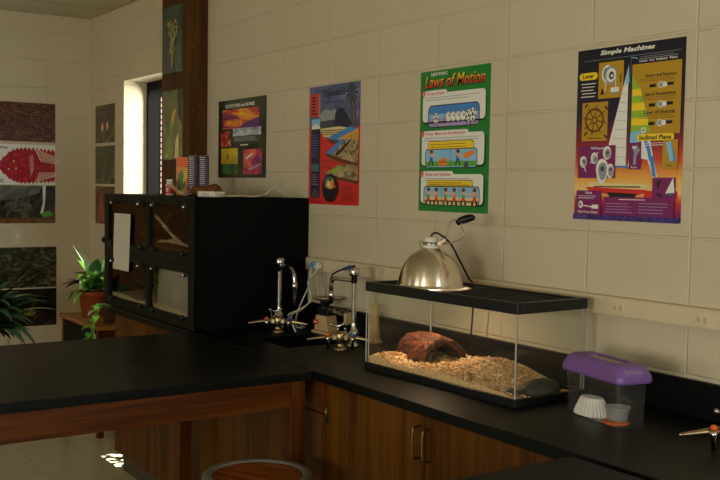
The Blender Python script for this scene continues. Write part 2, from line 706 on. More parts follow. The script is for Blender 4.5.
# cable raceway above the worktop, with its outlets
R0 = -2.155
mb = MB()
mb.prism([(0, 1.163), (-.032, 1.163), (-.034, 1.168), (-.034, 1.216), (-.028, 1.222), (0, 1.222)], R0, 3.4, m_cream,
         Matrix(((0, 0, 1, 0), (1, 0, 0, -.0003), (0, 1, 0, 0), (0, 0, 0, 1))))
t = mb.build('cable_raceway'); tag(t, 'long cream cable raceway along the block wall above the worktop', 'raceway')
OUT = [(-.232, 'cream outlet in the raceway under the machines poster'), (.081, 'cream outlet in the raceway close to the brass gas tap'),
       (-2.02, 'cream outlet in the raceway beside the black enclosures, cords plugged in')]
for i, (x, lab) in enumerate(OUT):
    t = thing('power_outlet', lab, 'outlet', (x, -.0346, 1.1925), 0, 'outlets in the cable raceway')
    mb = MB(); mb.box((0, -.002, 0), (.046 if i < 2 else .066, .004, .046), m_cream, None, .001); mb.build('face_plate', t)
    for sx in ((-.011, .011) if i < 2 else (-.020, .020)):
        mb = MB()
        mb.lathe([(0, 0), (.009, 0), (.009, .0014), (.0076, .002), (0, .002)], m_cream, (sx, -.004, 0), 14, Matrix.Rotation(PI / 2, 3, 'X'))
        for q in (-.0035, .0035):
            mb.box((sx + q, -.0062, .0022), (.0014, .001, .005), m_blackp)
        mb.box((sx, -.0062, -.0045), (.003, .001, .003), m_blackp)
        mb.build('socket', t)
# ---------------------------------------------------------------- benches
ZT = .899                 # worktop height


def slab(mb, xs, ys, keep, z0, z1, m, bevel=.004):
    """worktop of grid cells with openings, its upper outline rounded"""
    bm = bmesh.new()
    V = {}

    def v(i, j):
        if (i, j) not in V:
            V[(i, j)] = bm.verts.new((xs[i], ys[j], z1))
        return V[(i, j)]
    top = []
    for i in range(len(xs) - 1):
        for j in range(len(ys) - 1):
            if keep((xs[i] + xs[i + 1]) / 2, (ys[j] + ys[j + 1]) / 2):
                top.append(bm.faces.new((v(i, j), v(i + 1, j), v(i + 1, j + 1), v(i, j + 1))))
    border = [e for e in bm.edges if len(e.link_faces) == 1]
    r = bmesh.ops.extrude_face_region(bm, geom=top)
    low = [q for q in r['geom'] if isinstance(q, bmesh.types.BMVert)]
    for q in low:
        q.co.z = z0
    bmesh.ops.recalc_face_normals(bm, faces=bm.faces[:])
    es = [e for e in bm.edges if len(e.link_faces) == 2 and all(abs(w.co.z - z1) < 1e-6 for w in e.verts)
          and abs(e.link_faces[0].normal.z) + abs(e.link_faces[1].normal.z) < 1.5]
    bmesh.ops.bevel(bm, geom=es, offset=bevel, segments=3, profile=.5, affect='EDGES')
    tmp = bpy.data.meshes.new('t')
    bm.to_mesh(tmp)
    bm.free()
    n0 = len(mb.bm.faces)
    mb.bm.from_mesh(tmp)
    mb.bm.faces.ensure_lookup_table()
    k = mb.mi(m)
    for f in mb.bm.faces[n0:]:
        f.material_index = k
    bpy.data.meshes.remove(tmp)


SX0, SX1, SY0, SY1 = -1.90, -1.595, -.45, -.16            # sink opening
SEAM = -.6165
CX0, CX1 = -3.24, 3.2
TX0, TX1 = -2.19, -1.115                                   # the table joined to the worktop
m_slab = plain('worn_black_top', C(8, 11, 9), .42, 0, .15, .3, 9, .06, 150)
mb = MB()
slab(mb, [CX0, SX0, SX1, CX1], [-.615, SY0, SY1, -.0003],
     lambda x, y: not (SX0 < x < SX1 and SY0 < y < SY1), ZT - .032, ZT, m_slab)
wt = mb.build('worktop')
tag(wt, 'long black resin worktop running along the block wall', 'worktop')
mb = MB()
mb.span(-2.179, CX1, -.022, -.0006, ZT + .0002, 1.007, m_slab, .003)
tag(mb.build('backsplash'), 'black resin backsplash strip along the wall at the back of the worktop', 'backsplash')

# sink let into the worktop
mb = MB()
zb, w = ZT - .20, .006
i0, i1, j0, j1 = SX0 + .002, SX1 - .002, SY0 + .002, SY1 - .002
mb.span(i0, i1, j0, j1, zb - w, zb, m_slab)
for q in ((i0, i0 + w, j0, j1), (i1 - w, i1, j0, j1), (i0 + w, i1 - w, j0, j0 + w), (i0 + w, i1 - w, j1 - w, j1)):
    mb.span(q[0], q[1], q[2], q[3], zb, ZT - .003, m_slab)
sk = mb.build('sink'); tag(sk, 'black resin sink sunk in the worktop between two chrome taps', 'sink')
mb = MB(); mb.lathe([(0, zb + .002), (.03, zb + .002), (.034, zb + .0005)], m_steel, ((i0 + i1) / 2, (j0 + j1) / 2, 0), 20); mb.build('drain', sk)


def pull(parent, x, y, z, m, L=.115):
    mb = MB()
    mb.tube(smooth_path([(x, y, z + L / 2), (x, y - .018, z + L / 2 - .001), (x, y - .028, z + L / 2 - .012), (x, y - .028, z - L / 2 + .012), (x, y - .018, z - L / 2 + .001), (x, y, z - L / 2)], 5), .0042, m, 8)
    mb.build('handle', parent)


def hinge(parent, x, y, z, m):
    mb = MB()
    mb.tube([(x, y - .004, z - .034), (x, y - .004, z + .034)], .0045, m, 10)
    mb.box((x + .006, y - .001, z), (.012, .002, .06), m)
    mb.build('hinge', parent)


m_pull = plain('dull_steel_pull', C(116, 96, 64), .42, 1.0)
FY = -.583


def cabinet(name, label, x0, x1, doors, drawer=False, back=True):
    t = thing(name, label, 'cabinet', (x0, 0, 0), 0, 'base cabinets under the worktop')
    W = x1 - x0
    mb = MB()
    z0, z1 = .10, ZT - .0325
    mb.span(0, .018, -.564, -.024, z0, z1, m_oakz)
    mb.span(W - .018, W, -.564, -.024, z0, z1, m_oakz)
    mb.span(.018, W - .018, -.564, -.024, z0, z0 + .018, m_oakx)
    mb.span(.018, W - .018, -.036, -.024, z0 + .018, z1, m_oakz)
    mb.span(0.018, W - .018, -.564, -.544, z0 + .018, z0 + .05, m_oakx)
    mb.span(0.018, W - .018, -.564, -.544, z1 - .03, z1, m_oakx)
    mb.build('carcass', t)
    mb = MB(); mb.span(0.002, W - .002, -.535, -.52, 0, z0, m_base); mb.build('toe_kick', t)
    ztop = ZT - .036
    if drawer:
        d = MB().span(.004, W - .004, FY, -.565, ztop - .118, ztop, m_oakx, .0015).build('drawer', t)
        ztop -= .123
    n = len(doors)
    for i, side in enumerate(doors):
        a, c = W * i / n + .002, W * (i + 1) / n - .002
        d = MB().span(a, c, FY, -.565, .115, ztop, m_door, .0015).build('door', t)
        if side:
            hx = c - .022 if side == 'r' else a + .024
            pull(d, hx, FY, .770, m_pull, .1)
            gx = a + .004 if side == 'r' else c - .014
            for z in (.75, .22):
                hinge(d, gx, FY, z, m_pull)
    return t


cabinet('base_cabinet', 'wooden base cabinet with two wire-pulled doors below the glass tank', -1.080, .066, 'rl')
cabinet('base_cabinet', 'wooden sink cabinet with a shallow drawer, seen past the corner leg of the table', -2.255, -1.084, ['', ''], True)
cabinet('base_cabinet', 'wooden base cabinet at the window end, below the black enclosures', -3.225, -2.259, ['', ''])
cabinet('base_cabinet', 'wooden base cabinet mostly hidden behind the corner bench', .070, 1.25, 'rl')


def lab_table(name, label, x0, x1, y0, y1, yt1):
    """black topped table on a wooden frame; y0 is its free end"""
    t = thing(name, label, 'table', ((x0 + x1) / 2, (y0 + y1) / 2, 0), 0, 'black topped wooden lab tables')
    W, L = (x1 - x0) / 2, (y1 - y0) / 2
    mb = MB()
    mb.box((0, (yt1 - y1) / 2 + 0, ZT - .016), (2 * W, 2 * L + (yt1 - y1), .032), m_slab, None, .004, 3)
    mb.build('table_top', t)
    a, b = W - .022, L - .018
    for s in (-1, 1):
        MB().span(s * a, s * (a - .02), -b + .0575, b - .0575, .770, ZT - .0325, m_oaky, .002).build('apron', t)
        MB().span(-a + .0575, a - .0575, s * b, s * (b - .02), .770, ZT - .0325, m_oakx, .002).build('apron', t)
        for q in (-1, 1):
            mb = MB()
            mb.span(s * a, s * (a - .057), q * b, q * (b - .057), 0, ZT - .0325, m_oakz, .003)
            mb.build('leg', t)
    return t


lab_table('lab_table', 'long black topped wooden table joined to the worktop beside the sink', TX0, TX1, -2.75, -.6175, -.6175)
lab_table('lab_table', 'black topped table corner butting the worktop in front of the purple lidded box', .16, 1.36, -2.9, -.64, -.64)

# round stool half under the table
st = thing('lab_stool', 'round wooden seated stool with a grey rim beside the table leg', 'stool', (-.975, -.913, 0), .5)
mb = MB(); mb.lathe([(0, .598), (.13, .601), (.147, .604), (.149, .602), (.149, .588), (0, .588)], wood('stool_wood', C(120, 62, 22), C(150, 84, 34), C(170, 104, 48), 0, .35, 20), n=40); mb.build('seat', st)
m_rim = plain('grey_rim', C(120, 118, 108), .5, .2)
mb = MB(); mb.lathe([(.150, .588), (.151, .606), (.158, .611), (.174, .611), (.181, .604), (.182, .575), (.174, .572), (.163, .58)], m_rim, n=40); mb.build('seat_rim', st)
for k in range(4):
    a = PI / 4 + k * PI / 2
    mb = MB(); mb.tube([(.13 * math.cos(a), .13 * math.sin(a), .587), (.19 * math.cos(a), .19 * math.sin(a), .004)], .0115, m_rim, 12); mb.lathe([(0, 0), (.016, 0), (.016, .02), (.0125, .03)], m_blackp, (.19 * math.cos(a), .19 * math.sin(a), 0), 12); mb.build('leg', st)
mb = MB(); mb.tube([(.172 * math.cos(a), .172 * math.sin(a), .19) for a in [2 * PI * i / 40 for i in range(41)]], .008, m_rim, 8); mb.build('foot_ring', st)


# ---------------------------------------------------------------- gas taps and water taps
def gas_tap(label, x, y, first=None, rz=0):
    if first:
        return copy_thing(first, (x, y, ZT), rz, label)
    t = thing('gas_tap', label, 'gas tap', (x, y, ZT), rz, 'double gas taps on the worktop')
    mb = MB()
    mb.lathe([(0, 0), (.029, 0), (.029, .006), (.02, .012), (.016, .014), (.016, .03), (.021, .036), (.021, .066), (.016, .074), (0, .076)], m_brass, n=24)
    mb.box((0, 0, .051), (.066, .028, .026), m_brass, None, .005)
    mb.build('turret', t)
    for s, mk in ((-1, m_orange), (1, m_bluep)):
        mb = MB()
        mb.tube([(s * .033, 0, .051), (s * .052, -.002, .051), (s * .06, -.003, .051)], .011, m_brass, 14)
        pts, rs = [], []
        for i in range(13):
            u = i / 12
            pts.append((s * (.06 + .075 * u), -.003 - .012 * u, .051 - .010 * u))
            rs.append((.0085 - .0045 * u) * (1.0 if i % 2 else 1.14))
        mb.tube(pts, rs, m_brass, 12)
        mb.build('nozzle', t)
        mb = MB()
        mb.lathe([(0, .004), (.006, .004), (.006, .036), (.0085, .038), (.0085, .056), (0, .057)], m_steel, (s * .05, -.014, 0), 14)
        vb = mb.build('valve_stem', t)
        mb = MB()
        mb.lathe([(0, .0575), (.0095, .0575), (.0095, .066), (.006, .070), (0, .071)], mk, (s * .05, -.014, 0), 14)
        mb.build('coloured_cap', vb)
    mb = MB()
    mb.tube([(-.012, .006, .074), (-.012, .006, .092)], .005, m_steel, 10)
    mb.tube([(-.04, .012, .10), (-.012, .006, .094), (.012, -.006, .106)], [.0045, .006, .0045], m_steel, 10)
    mb.ball((-.04, .012, .10), .007, m_steel)
    mb.ball((.012, -.006, .106), .007, m_steel)
    mb.build('lever', t)
    return t


g1 = gas_tap('double gas tap on the worktop at the foot of the tap beside the black enclosures', -1.985, -.275, None, .9)
gas_tap('double gas tap on the worktop just before the glass tank', -1.452, -.285, g1, .9)
gas_tap('double gas tap with an orange cap on the worktop past the purple lidded box', .345, -.255, g1, .85)


def water_tap(label, x, y, s, square):
    t = thing('water_tap', label, 'tap', (x, y, ZT), .06 if square else 0, 'chrome water taps by the sink')
    mb = MB()
    mb.lathe([(0, 0), (.03, 0), (.03, .006), (.018, .014), (.016, .03), (.02, .036), (.022, .058), (.016, .068), (.0115, .076), (.0105, .10), (.0100, .24), (.0105, .265)], m_steel, n=24)
    mb.build('column', t)
    mb = MB()
    mb.lathe([(.0105, .262), (.0145, .264), (.0145, .29), (.019, .292), (.021, .30), (.021, .322), (.017, .327), (0, .328)], m_steel, n=24)
    mb.build('vacuum_breaker', t)
    mb = MB()
    if square:
        pts = [(0, 0, .275)] + [(s * .02, 0, .272), (s * .09, 0, .272), (s * .13, 0, .27)] + arc((s * .135, 0, .245), .025, PI / 2, 0, 5, (s, 0, 0))[1:] + [(s * .16, 0, .205)]
        mb.tube(pts, .0085, m_steel, 12)
        mb.lathe([(.0085, .215), (.0115, .213), (.0115, .185), (.007, .18), (.006, .165), (0, .165)], m_steel, (s * .16, 0, 0), 14)
    else:
        pts = smooth_path([(0, 0, .275), (s * .03, 0, .284), (s * .07, 0, .292), (s * .11, 0, .280), (s * .134, 0, .255), (s * .14, 0, .215)], 5)
        mb.tube(pts, .0085, m_steel, 12)
        mb.lathe([(.0085, .225), (.012, .222), (.0125, .20), (.008, .19), (.0065, .15), (.0045, .125), (0, .125)], m_steel, (s * .14, 0, 0), 14)
    mb.build('spout', t)
    mb = MB()
    mb.tube([(0, 0, .048), (0, -.034, .05)], .009, m_steel, 12)
    for a in (0.35, 0.35 + PI / 2):
        mb.tube([(.026 * math.cos(a), -.038, .05 + .026 * math.sin(a)), (-.026 * math.cos(a), -.038, .05 - .026 * math.sin(a))], .0042, m_steel, 8)
        for q in (1, -1):
            mb.ball((q * .026 * math.cos(a), -.038, .05 + q * .026 * math.sin(a)), .006, m_steel, (1, 1, 1), 1)
    mb.build('cross_handle', t)
    return t


water_tap('chrome gooseneck water tap standing against the black enclosure', -2.112, -.20, 1, False)
water_tap('chrome water tap with a square bent spout between the scale and the glass tank', -1.50, -.19, -1, True)
# ---------------------------------------------------------------- two stacked black animal enclosures
VX0, VX1, VY0, VY1 = -3.345, -2.185, -.592, -.003
VH = .293
m_viv = plain('black_laminate', C(5, 7, 5), .65, 0, .10)
m_vfr = plain('black_frame', C(15, 16, 11), .55, 0, .15)
m_vglass = clear('door_glass', (.97, .98, .96, 1), 1.34)
m_sand = plain('sand', C(176, 160, 122), .9, 0, .2, .3, 60, .6, 180)
m_soil = plain('soil', C(70, 56, 36), .95, 0, .1, .5, 40, .8, 90)
m_stick = wood('driftwood', C(120, 96, 62), C(170, 146, 106), C(206, 184, 144), 0, .8)
m_lbark = photo('mossy_back', [(.3, C(16, 14, 8)), (.5, C(40, 34, 20)), (.7, C(76, 66, 42))], 14, 1.5, (1, 1, 2.2), 6, .9)
m_card = photo('pale_board', [(.3, C(120, 116, 100)), (.6, C(150, 146, 128)), (.8, C(166, 160, 140))], 5, .6, (1, 1, 1), 5, .7)


def enclosure(label, z0, h, knob):
    t = thing('animal_enclosure', label, 'terrarium', ((VX0 + VX1) / 2, (VY0 + VY1) / 2, z0), 0, 'black animal enclosures')
    a, d = (VX1 - VX0) / 2, (VY1 - VY0) / 2
    w = .014
    mb = MB()
    mb.span(-a, a, -d, d, 0, w, m_viv, .002)
    mb.span(-a, a, -d, d, h - w, h, m_viv, .002)
    mb.span(-a, -a + w, -d, d, w, h - w, m_viv)
    mb.span(a - w, a, -d, d, w, h - w, m_viv)
    mb.build('shell', t)
    mb = MB(); mb.span(-a + w, a - w, d - .01, d - .002, w, h - w, m_lbark); mb.build('back_panel', t)
    mb = MB()
    f = .05
    y0, y1 = -d - .008, -d + .012
    mb.span(-a, a, y0, y1, 0, f, m_vfr, .003)
    mb.span(-a, a, y0, y1, h - .038, h, m_vfr, .003)
    mb.span(-a, -a + .06, y0, y1, f, h - .038, m_vfr, .002)
    mb.span(a - .06, a, y0, y1, f, h - .038, m_vfr, .002)
    mb.span(.015, .055, y0, y1, f, h - .038, m_vfr, .002)
    mb.build('front_frame', t)
    for s, (p, q) in ((0, (-a + .05, .02)), (1, (.05, a - .05))):
        mb = MB(); mb.span(p, q, -d + .002, -d + .006, f - .008, h - .03, m_vglass)
        g = mb.build('glass_door', t)
        for cx in ((p + .09, q - .08) if s == 0 else (p + .07, q - .03)):
            mb = MB()
            mb.box((cx, y0 - .004, h - .042), (.03, .01, .026), m_blackp, None, .003)
            mb.lathe([(0, .012), (.005, .011), (.0075, .007), (.0075, 0), (0, 0)], m_steel, (cx, y0 - .009, h - .046), 14, Matrix.Rotation(PI / 2, 3, 'X'))
            mb.build('clip', g)
        for cx in (p + .07, q - .06):
            mb = MB(); mb.lathe([(0, .014), (.012, .012), (.014, 0), (0, 0)], m_blackp, (cx, y0, f - .002), 14, Matrix.Rotation(PI / 2, 3, 'X')); mb.build('latch', g)
    if knob:
        mb = MB(); mb.lathe([(0, .042), (.012, .040), (.018, .032), (.018, .018), (.009, .014), (.009, 0)], m_blackp, (-a, -d + .004, .055), 16, Matrix.Rotation(-PI / 2, 3, 'Y')); mb.build('side_knob', t)
    return t


enclosure('wide black glass-fronted animal enclosure at the bottom of the stack on the worktop', ZT, VH, False)
enclosure('wide black glass-fronted animal enclosure at the top of the stack, small things on its lid', ZT + VH + .001, .308, True)
VT = ZT + VH + .309


def heap(name, label, cat, x0, x1, y0, y1, z0, hf, m, nx=30, ny=16, kind='stuff'):
    """loose filling: an uneven surface over a flat underside"""
    mb = MB()
    k = mb.mi(m)
    g = [[mb.bm.verts.new((x0 + (x1 - x0) * i / nx, y0 + (y1 - y0) * j / ny, z0 + max(.002, hf(i / nx, j / ny)))) for j in range(ny + 1)] for i in range(nx + 1)]
    b = [[mb.bm.verts.new((x0 + (x1 - x0) * i / nx, y0 + (y1 - y0) * j / ny, z0)) for j in range(ny + 1)] for i in range(nx + 1)]
    for i in range(nx):
        for j in range(ny):
            mb.bm.faces.new((g[i][j], g[i + 1][j], g[i + 1][j + 1], g[i][j + 1])).smooth = True
            mb.bm.faces.new((b[i][j], b[i][j + 1], b[i + 1][j + 1], b[i + 1][j]))
    for i in range(nx):
        mb.bm.faces.new((g[i][0], b[i][0], b[i + 1][0], g[i + 1][0]))
        mb.bm.faces.new((g[i][ny], g[i + 1][ny], b[i + 1][ny], b[i][ny]))
    for j in range(ny):
        mb.bm.faces.new((g[0][j], g[0][j + 1], b[0][j + 1], b[0][j]))
        mb.bm.faces.new((g[nx][j], b[nx][j], b[nx][j + 1], g[nx][j + 1]))
    for f in mb.bm.faces:
        f.material_index = k
    o = mb.build(name)
    return tag(o, label, cat, None, kind)


rn = random.Random(4)
ph = [rn.uniform(0, 6.28) for _ in range(12)]


def wob(u, v, a=1.0):
    return a * (math.sin(u * 11 + ph[0]) * math.sin(v * 6 + ph[1]) + .6 * math.sin(u * 23 + ph[2] + v * 9) + .4 * math.sin(v * 19 + u * 7 + ph[3])) / 2


E0, E1 = VX0 + .016, VX1 - .016
F0, F1 = VY0 + .022, VY1 - .012
zl, zu = ZT + .0142, ZT + VH + .0152
heap('sand_bed', 'pale sand bed lying in the lower black enclosure', 'sand', E0, E1, F0, F1, zl, lambda u, v: .05 + .02 * v + wob(u, v, .012), m_sand)
heap('soil_bed', 'dark soil bed lying in the upper black enclosure', 'soil', E0, E1, F0, F1, zu, lambda u, v: .045 + .025 * v + wob(u, v, .014), m_soil)
mb = MB()
mb.tube(smooth_path([(-2.74, -.555, 1.405), (-2.66, -.545, 1.36), (-2.58, -.53, 1.31), (-2.50, -.50, 1.262)]), [.0085 + .002 * math.sin(i) for i in range(19)], m_stick, 9)
t = mb.build('driftwood_stick'); tag(t, 'short pale stick leaning steeply in the upper black enclosure', 'stick')
mb = MB()
p = smooth_path([(-2.83, -.50, 1.262), (-2.7, -.48, 1.274), (-2.5, -.49, 1.258), (-2.28, -.52, 1.268)])
mb.tube(p, [.010 + .004 * math.sin(i * 1.3) for i in range(len(p))], m_stick, 9)
t = mb.build('driftwood_branch'); tag(t, 'pale crooked branch lying along the floor of the upper black enclosure', 'branch')
m_twig = wood('dark_twig', C(44, 30, 16), C(76, 54, 30), C(104, 78, 46), 0, .9)
for k, (pts, lab) in enumerate([([(-2.72, -.30, 1.425), (-2.5, -.28, 1.44), (-2.27, -.33, 1.42)], 'dark thin branch across the top of the upper black enclosure'),
                                ([(-3.28, -.42, 1.28), (-3.1, -.36, 1.35), (-2.9, -.40, 1.41)], 'dark sloping branch behind the white note in the upper enclosure')]):
    mb = MB(); p = smooth_path(pts); mb.tube(p, [.013 + .003 * math.sin(i) for i in range(len(p))], m_twig, 8)
    t = mb.build('dark_branch'); tag(t, lab, 'branch')
mb = MB(); mb.box((-2.50, -.545, 1.045), (.44, .004, .19), m_card, (-.06, 0, .0)); t = mb.build('pale_board'); tag(t, 'plain pale board standing behind the glass of the lower black enclosure', 'board')
m_fern = plain('plastic_leaf', C(52, 84, 40), .6, 0, .4, .4, 30)


def leaf(mb, base, d, L, W, m, droop=.5, n=6, fold=.25, tip=1.0):
    """one blade: a folded strip that starts along d and bends down"""
    d = Vector(d).normalized()
    side = d.cross(Vector((0, 0, 1)))
    side = side.normalized() if side.length > .05 else Vector((1, 0, 0))
    p = Vector(base)
    k = mb.mi(m)
    prev = None
    for i in range(n + 1):
        u = i / n
        w = W * (math.sin(PI * min(1, .08 + u * .92) ** .75)) * .5 * (1 if u < 1 else 0)
        upn = side.cross(d).normalized()
        row = [mb.bm.verts.new(p - side * w + upn * w * fold), mb.bm.verts.new(p), mb.bm.verts.new(p + side * w + upn * w * fold)]
        if prev:
            for a, b in ((0, 1), (1, 2)):
                f = mb.bm.faces.new((prev[a], prev[b], row[b], row[a]))
                f.material_index = k
                f.smooth = True
        prev = row
        p = p + d * (L / n)
        d = (d + Vector((0, 0, -1)) * droop / n).normalized()


pt = thing('plastic_plant', 'dark green plastic plant inside the lower black enclosure beside the white note', 'plant', (-2.99, -.45, zl + .06))
mb = MB()
for k in range(34):
    a = k * 2.4
    leaf(mb, (.06 * math.cos(a), .05 * math.sin(a), rn.uniform(.0, .10)), (math.cos(a), math.sin(a), rn.uniform(.2, 1.0)), rn.uniform(.05, .1), .026, m_fern, 1.2, 4)
mb.build('foliage', pt)
mb = MB(); mb.tube([(0, 0, -.02), (.004, 0, .12)], .005, m_fern, 7); mb.build('stem', pt)

# note taped over both doors
mb = MB()
mb.prism([(-.128, -.148), (.104, -.148), (.128, .148), (-.106, .148)], 0, .0006, m_note, Matrix(((1, 0, 0, -3.08), (0, 0, -1, -.6009), (0, 1, 0, 1.252), (0, 0, 0, 1))))
t = mb.build('paper_note'); tag(t, 'blank white paper note hanging across the fronts of both black enclosures', 'paper')

# ---- things on top of the upper enclosure
t = thing('pill_bottle', 'small white bottle with a red label on top of the black enclosure', 'bottle', (-2.785, -.46, VT))
mb = MB(); mb.lathe([(0, 0), (.02, 0), (.0215, .003), (.0215, .05), (.018, .057), (.014, .06), (.014, .066)], m_white, n=24); mb.build('body', t)
mb = MB(); mb.lathe([(.0217, .008), (.0219, .009), (.0219, .046), (.0217, .047)], m_redp, n=24)
mb.box((.013, -.0186, .028), (.009, .001, .02), m_white, (0, 0, .61)); mb.build('label', t)
mb = MB(); mb.lathe([(0, .08), (.015, .08), (.0165, .078), (.0165, .062), (0, .062)], m_white, n=24, rfun=lambda j, z: 1.0 if j % 2 else .97); mb.build('cap', t)

m_cov = photo('booklet_cover', [(.28, C(40, 60, 40)), (.42, C(210, 96, 34)), (.5, C(236, 150, 50)), (.6, C(72, 120, 60)), (.72, C(240, 220, 180))], 16, 1.5)
m_navy = plain('navy_cover', C(26, 26, 56), .4)
m_purp = plain('dark_purple_cover', C(54, 28, 60), .4)
m_bright_o = plain('orange_print', C(224, 98, 30), .45)
RZ = 1.1
bk = thing('picture_booklet', 'bright booklet with an orange topped cover standing on the upper enclosure', 'booklet', (-2.815, -.38, VT), RZ)
mb = MB(); mb.span(-.030, .030, -.004, .004, 0, .195, m_cov, .001); mb.build('cover', bk)
mb = MB()
mb.span(-.028, .028, -.0048, -.0042, .145, .193, m_bright_o)
mb.prism([(-.02, .03), (.0, .02), (.018, .05), (.012, .10), (-.004, .13), (-.02, .10)], .0042, .0049, plain('green_print', C(60, 130, 60), .45), Matrix(((1, 0, 0, 0), (0, 0, -1, 0), (0, 1, 0, 0), (0, 0, 0, 1))))
mb.prism([(.004, .06), (.026, .09), (.02, .14), (.008, .12)], .0042, .00495, plain('amber_print', C(226, 170, 60), .45), Matrix(((1, 0, 0, 0), (0, 0, -1, 0), (0, 1, 0, 0), (0, 0, 0, 1))))
mb.build('cover_picture', bk)
NB = [((-2.79, -.335), 'navy spiral notebook standing between the bright booklet and another notebook', m_navy), ((-2.765, -.285), 'dark spiral notebook standing last in line, nearest the dark picture poster', m_purp)]
for (x, y), lab, mc in NB:
    t = thing('spiral_notebook', lab, 'notebook', (x, y, VT), RZ, 'spiral notebooks on the upper enclosure')
    mb = MB()
    mb.span(-.024, .024, 0, .13, 0, .205, mc, .001)
    mb.build('cover', t)
    mb = MB(); mb.span(-.020, .022, .004, .127, .003, .2055, m_paper); mb.build('pages', t)
    mb = MB()
    for k in range(19):
        z = .012 + k * .0103
        mb.tube(arc((-.004, .004, z), .013, PI, 2 * PI, 6, (1, 0, 0), (0, 1, .25)), .0022, m_white, 6)
    mb.build('spiral_binding', t)

m_lump = plain('brown_lump', C(104, 62, 30), .7, 0, .3, .45, 18, .7, 50)
mb = MB()
mb.ball((0, 0, .026), .03, m_lump, (2.3, 1.5, .85), 3, .10)
mb.ball((.075, .01, .03), .03, m_lump, (1.2, 1.2, 1.0), 3, .09)
for v in mb.bm.verts:
    v.co.z = max(v.co.z, 0)
t = mb.build('brown_rock', None, (-2.43, -.45, VT), (0, 0, .3)); tag(t, 'lumpy brown rock lying before the notebooks on the upper enclosure', 'rock')
m_pale = plain('pale_driftwood', C(178, 140, 104), .8, 0, .3, .3, 20)
mb = MB(); p = smooth_path([(-.11, 0, .05), (-.05, -.01, .038), (.0, -.02, .016), (.06, -.03, .013)]); mb.tube(p, [.007 + .006 * i / len(p) for i in range(len(p))], m_pale, 9)
t = mb.build('pale_twig', None, (-2.58, -.48, VT), (0, 0, .3)); tag(t, 'short pinkish tan twig leaning on the brown rock on the enclosure', 'twig')
t = thing('adapter_box', 'flat white plastic box on the upper enclosure where the white cable begins', 'box', (-2.28, -.47, VT), .25)
mb = MB(); mb.box((0, 0, .013), (.12, .065, .026), m_white, None, .004); mb.build('case', t)
mb = MB(); mb.box((0, -.0335, .013), (.05, .002, .010), m_cream, None, .0005); mb.build('rating_label', t)
mb = MB()
p = smooth_path([(-2.215, -.458, VT + .012), (-2.235, -.41, VT + .006), (-2.222, -.35, VT + .007), (-2.24, -.30, VT + .0045), (-2.225, -.25, VT + .008), (-2.235, -.205, VT + .022), (-2.228, -.165, VT + .05), (-2.222, -.13, VT + .024), (-2.23, -.09, VT + .0045), (-2.26, -.055, VT + .0045)], 6)
mb.tube(p, .0036, m_cream, 8)
t = mb.build('white_cable'); tag(t, 'white cable looping along the lid of the upper black enclosure', 'cable')

# ---------------------------------------------------------------- glass tank
AQ = thing('glass_tank', 'long glass tank with black rims and wood shavings on the worktop', 'fish tank', (-.687, -.262, ZT), math.radians(2.2))
AQM = AQ.matrix_basis.copy()
AL, AD, AH = .383, .157, .318
mb = MB()
for s in (-1, 1):
    mb.span(-AL, AL, s * AD, s * (AD - .012), 0, .026, m_blackp, .002)
    mb.span(s * AL, s * (AL - .012), -AD + .012, AD - .012, 0, .026, m_blackp, .002)
mb.build('bottom_rim', AQ)
mb = MB()
for s in (-1, 1):
    mb.span(-AL, AL, s * AD, s * (AD - .022), AH - .034, AH, m_blackp, .003)
    mb.span(s * AL, s * (AL - .022), -AD + .022, AD - .022, AH - .034, AH, m_blackp, .003)
mb.build('top_rim', AQ)
g = .005
for s in (-1, 1):
    mb = MB(); mb.span(-AL + .004, AL - .004, s * (AD - .004), s * (AD - .004 - g), .004, AH - .006, m_tank); mb.build('glass_pane', AQ)
    mb = MB(); mb.span(s * (AL - .004), s * (AL - .004 - g), -AD + .0095, AD - .0095, .004, AH - .006, m_tank); mb.build('glass_pane', AQ)
mb = MB(); mb.span(-AL + .0095, AL - .0095, -AD + .0095, AD - .0095, .004, .009, m_tank); mb.build('bottom_pane', AQ)
m_sil = plain('silicone_seam', C(176, 178, 164), .35, 0, .5)
mb = MB()
for sx in (-1, 1):
    for sy in (-1, 1):
        mb = MB()
        mb.span(sx * (AL - .0096), sx * (AL - .0125), sy * (AD - .0096), sy * (AD - .0125), .01, AH - .034, m_sil)
        mb.build('silicone_seam', AQ)
        mb = MB()
        mb.span(sx * (AL - .0036), sx * (AL - .0092), sy * (AD - .0034), sy * (AD - .0038), .027, AH - .034, m_sil)
        mb.build('corner_edge', AQ)
LID = AH - .010
lid = thing('mesh_lid', 'black framed mesh lid lying in the top of the glass tank under the lamp', 'lid', AQM @ Vector((0, 0, LID)), math.radians(2.2))
m_wire = plain('dark_wire', C(44, 46, 44), .45, .6)
mb = MB()
lx, ly = AL - .024, AD - .024
x = -lx + .018
while x < lx - .017:
    mb.box((x, 0, -.0012), (.0008, 2 * ly - .03, .0008), m_wire); x += .0032
y = -ly + .018
while y < ly - .017:
    mb.box((0, y, -.0004), (2 * lx - .03, .0008, .0008), m_wire); y += .0032
mb.build('wire_mesh', lid)
mb = MB()
for s in (-1, 1):
    mb.span(-lx, lx, s * ly, s * (ly - .018), -.006, .003, m_blackp, .002)
    mb.span(s * lx, s * (lx - .018), -ly + .018, ly - .018, -.006, .003, m_blackp, .002)
mb.build('lid_frame', lid)

# wood shavings, log hide and dark rock in the tank
m_shav = plain('wood_shavings', C(232, 192, 136), .85, 0, .2, .3, 120, .8, 160)
m_shav2 = plain('pale_shaving', C(250, 222, 176), .8, 0, .2, .15, 60)
m_shav3 = plain('tan_shaving', C(222, 172, 116), .85, 0, .2, .2, 60)


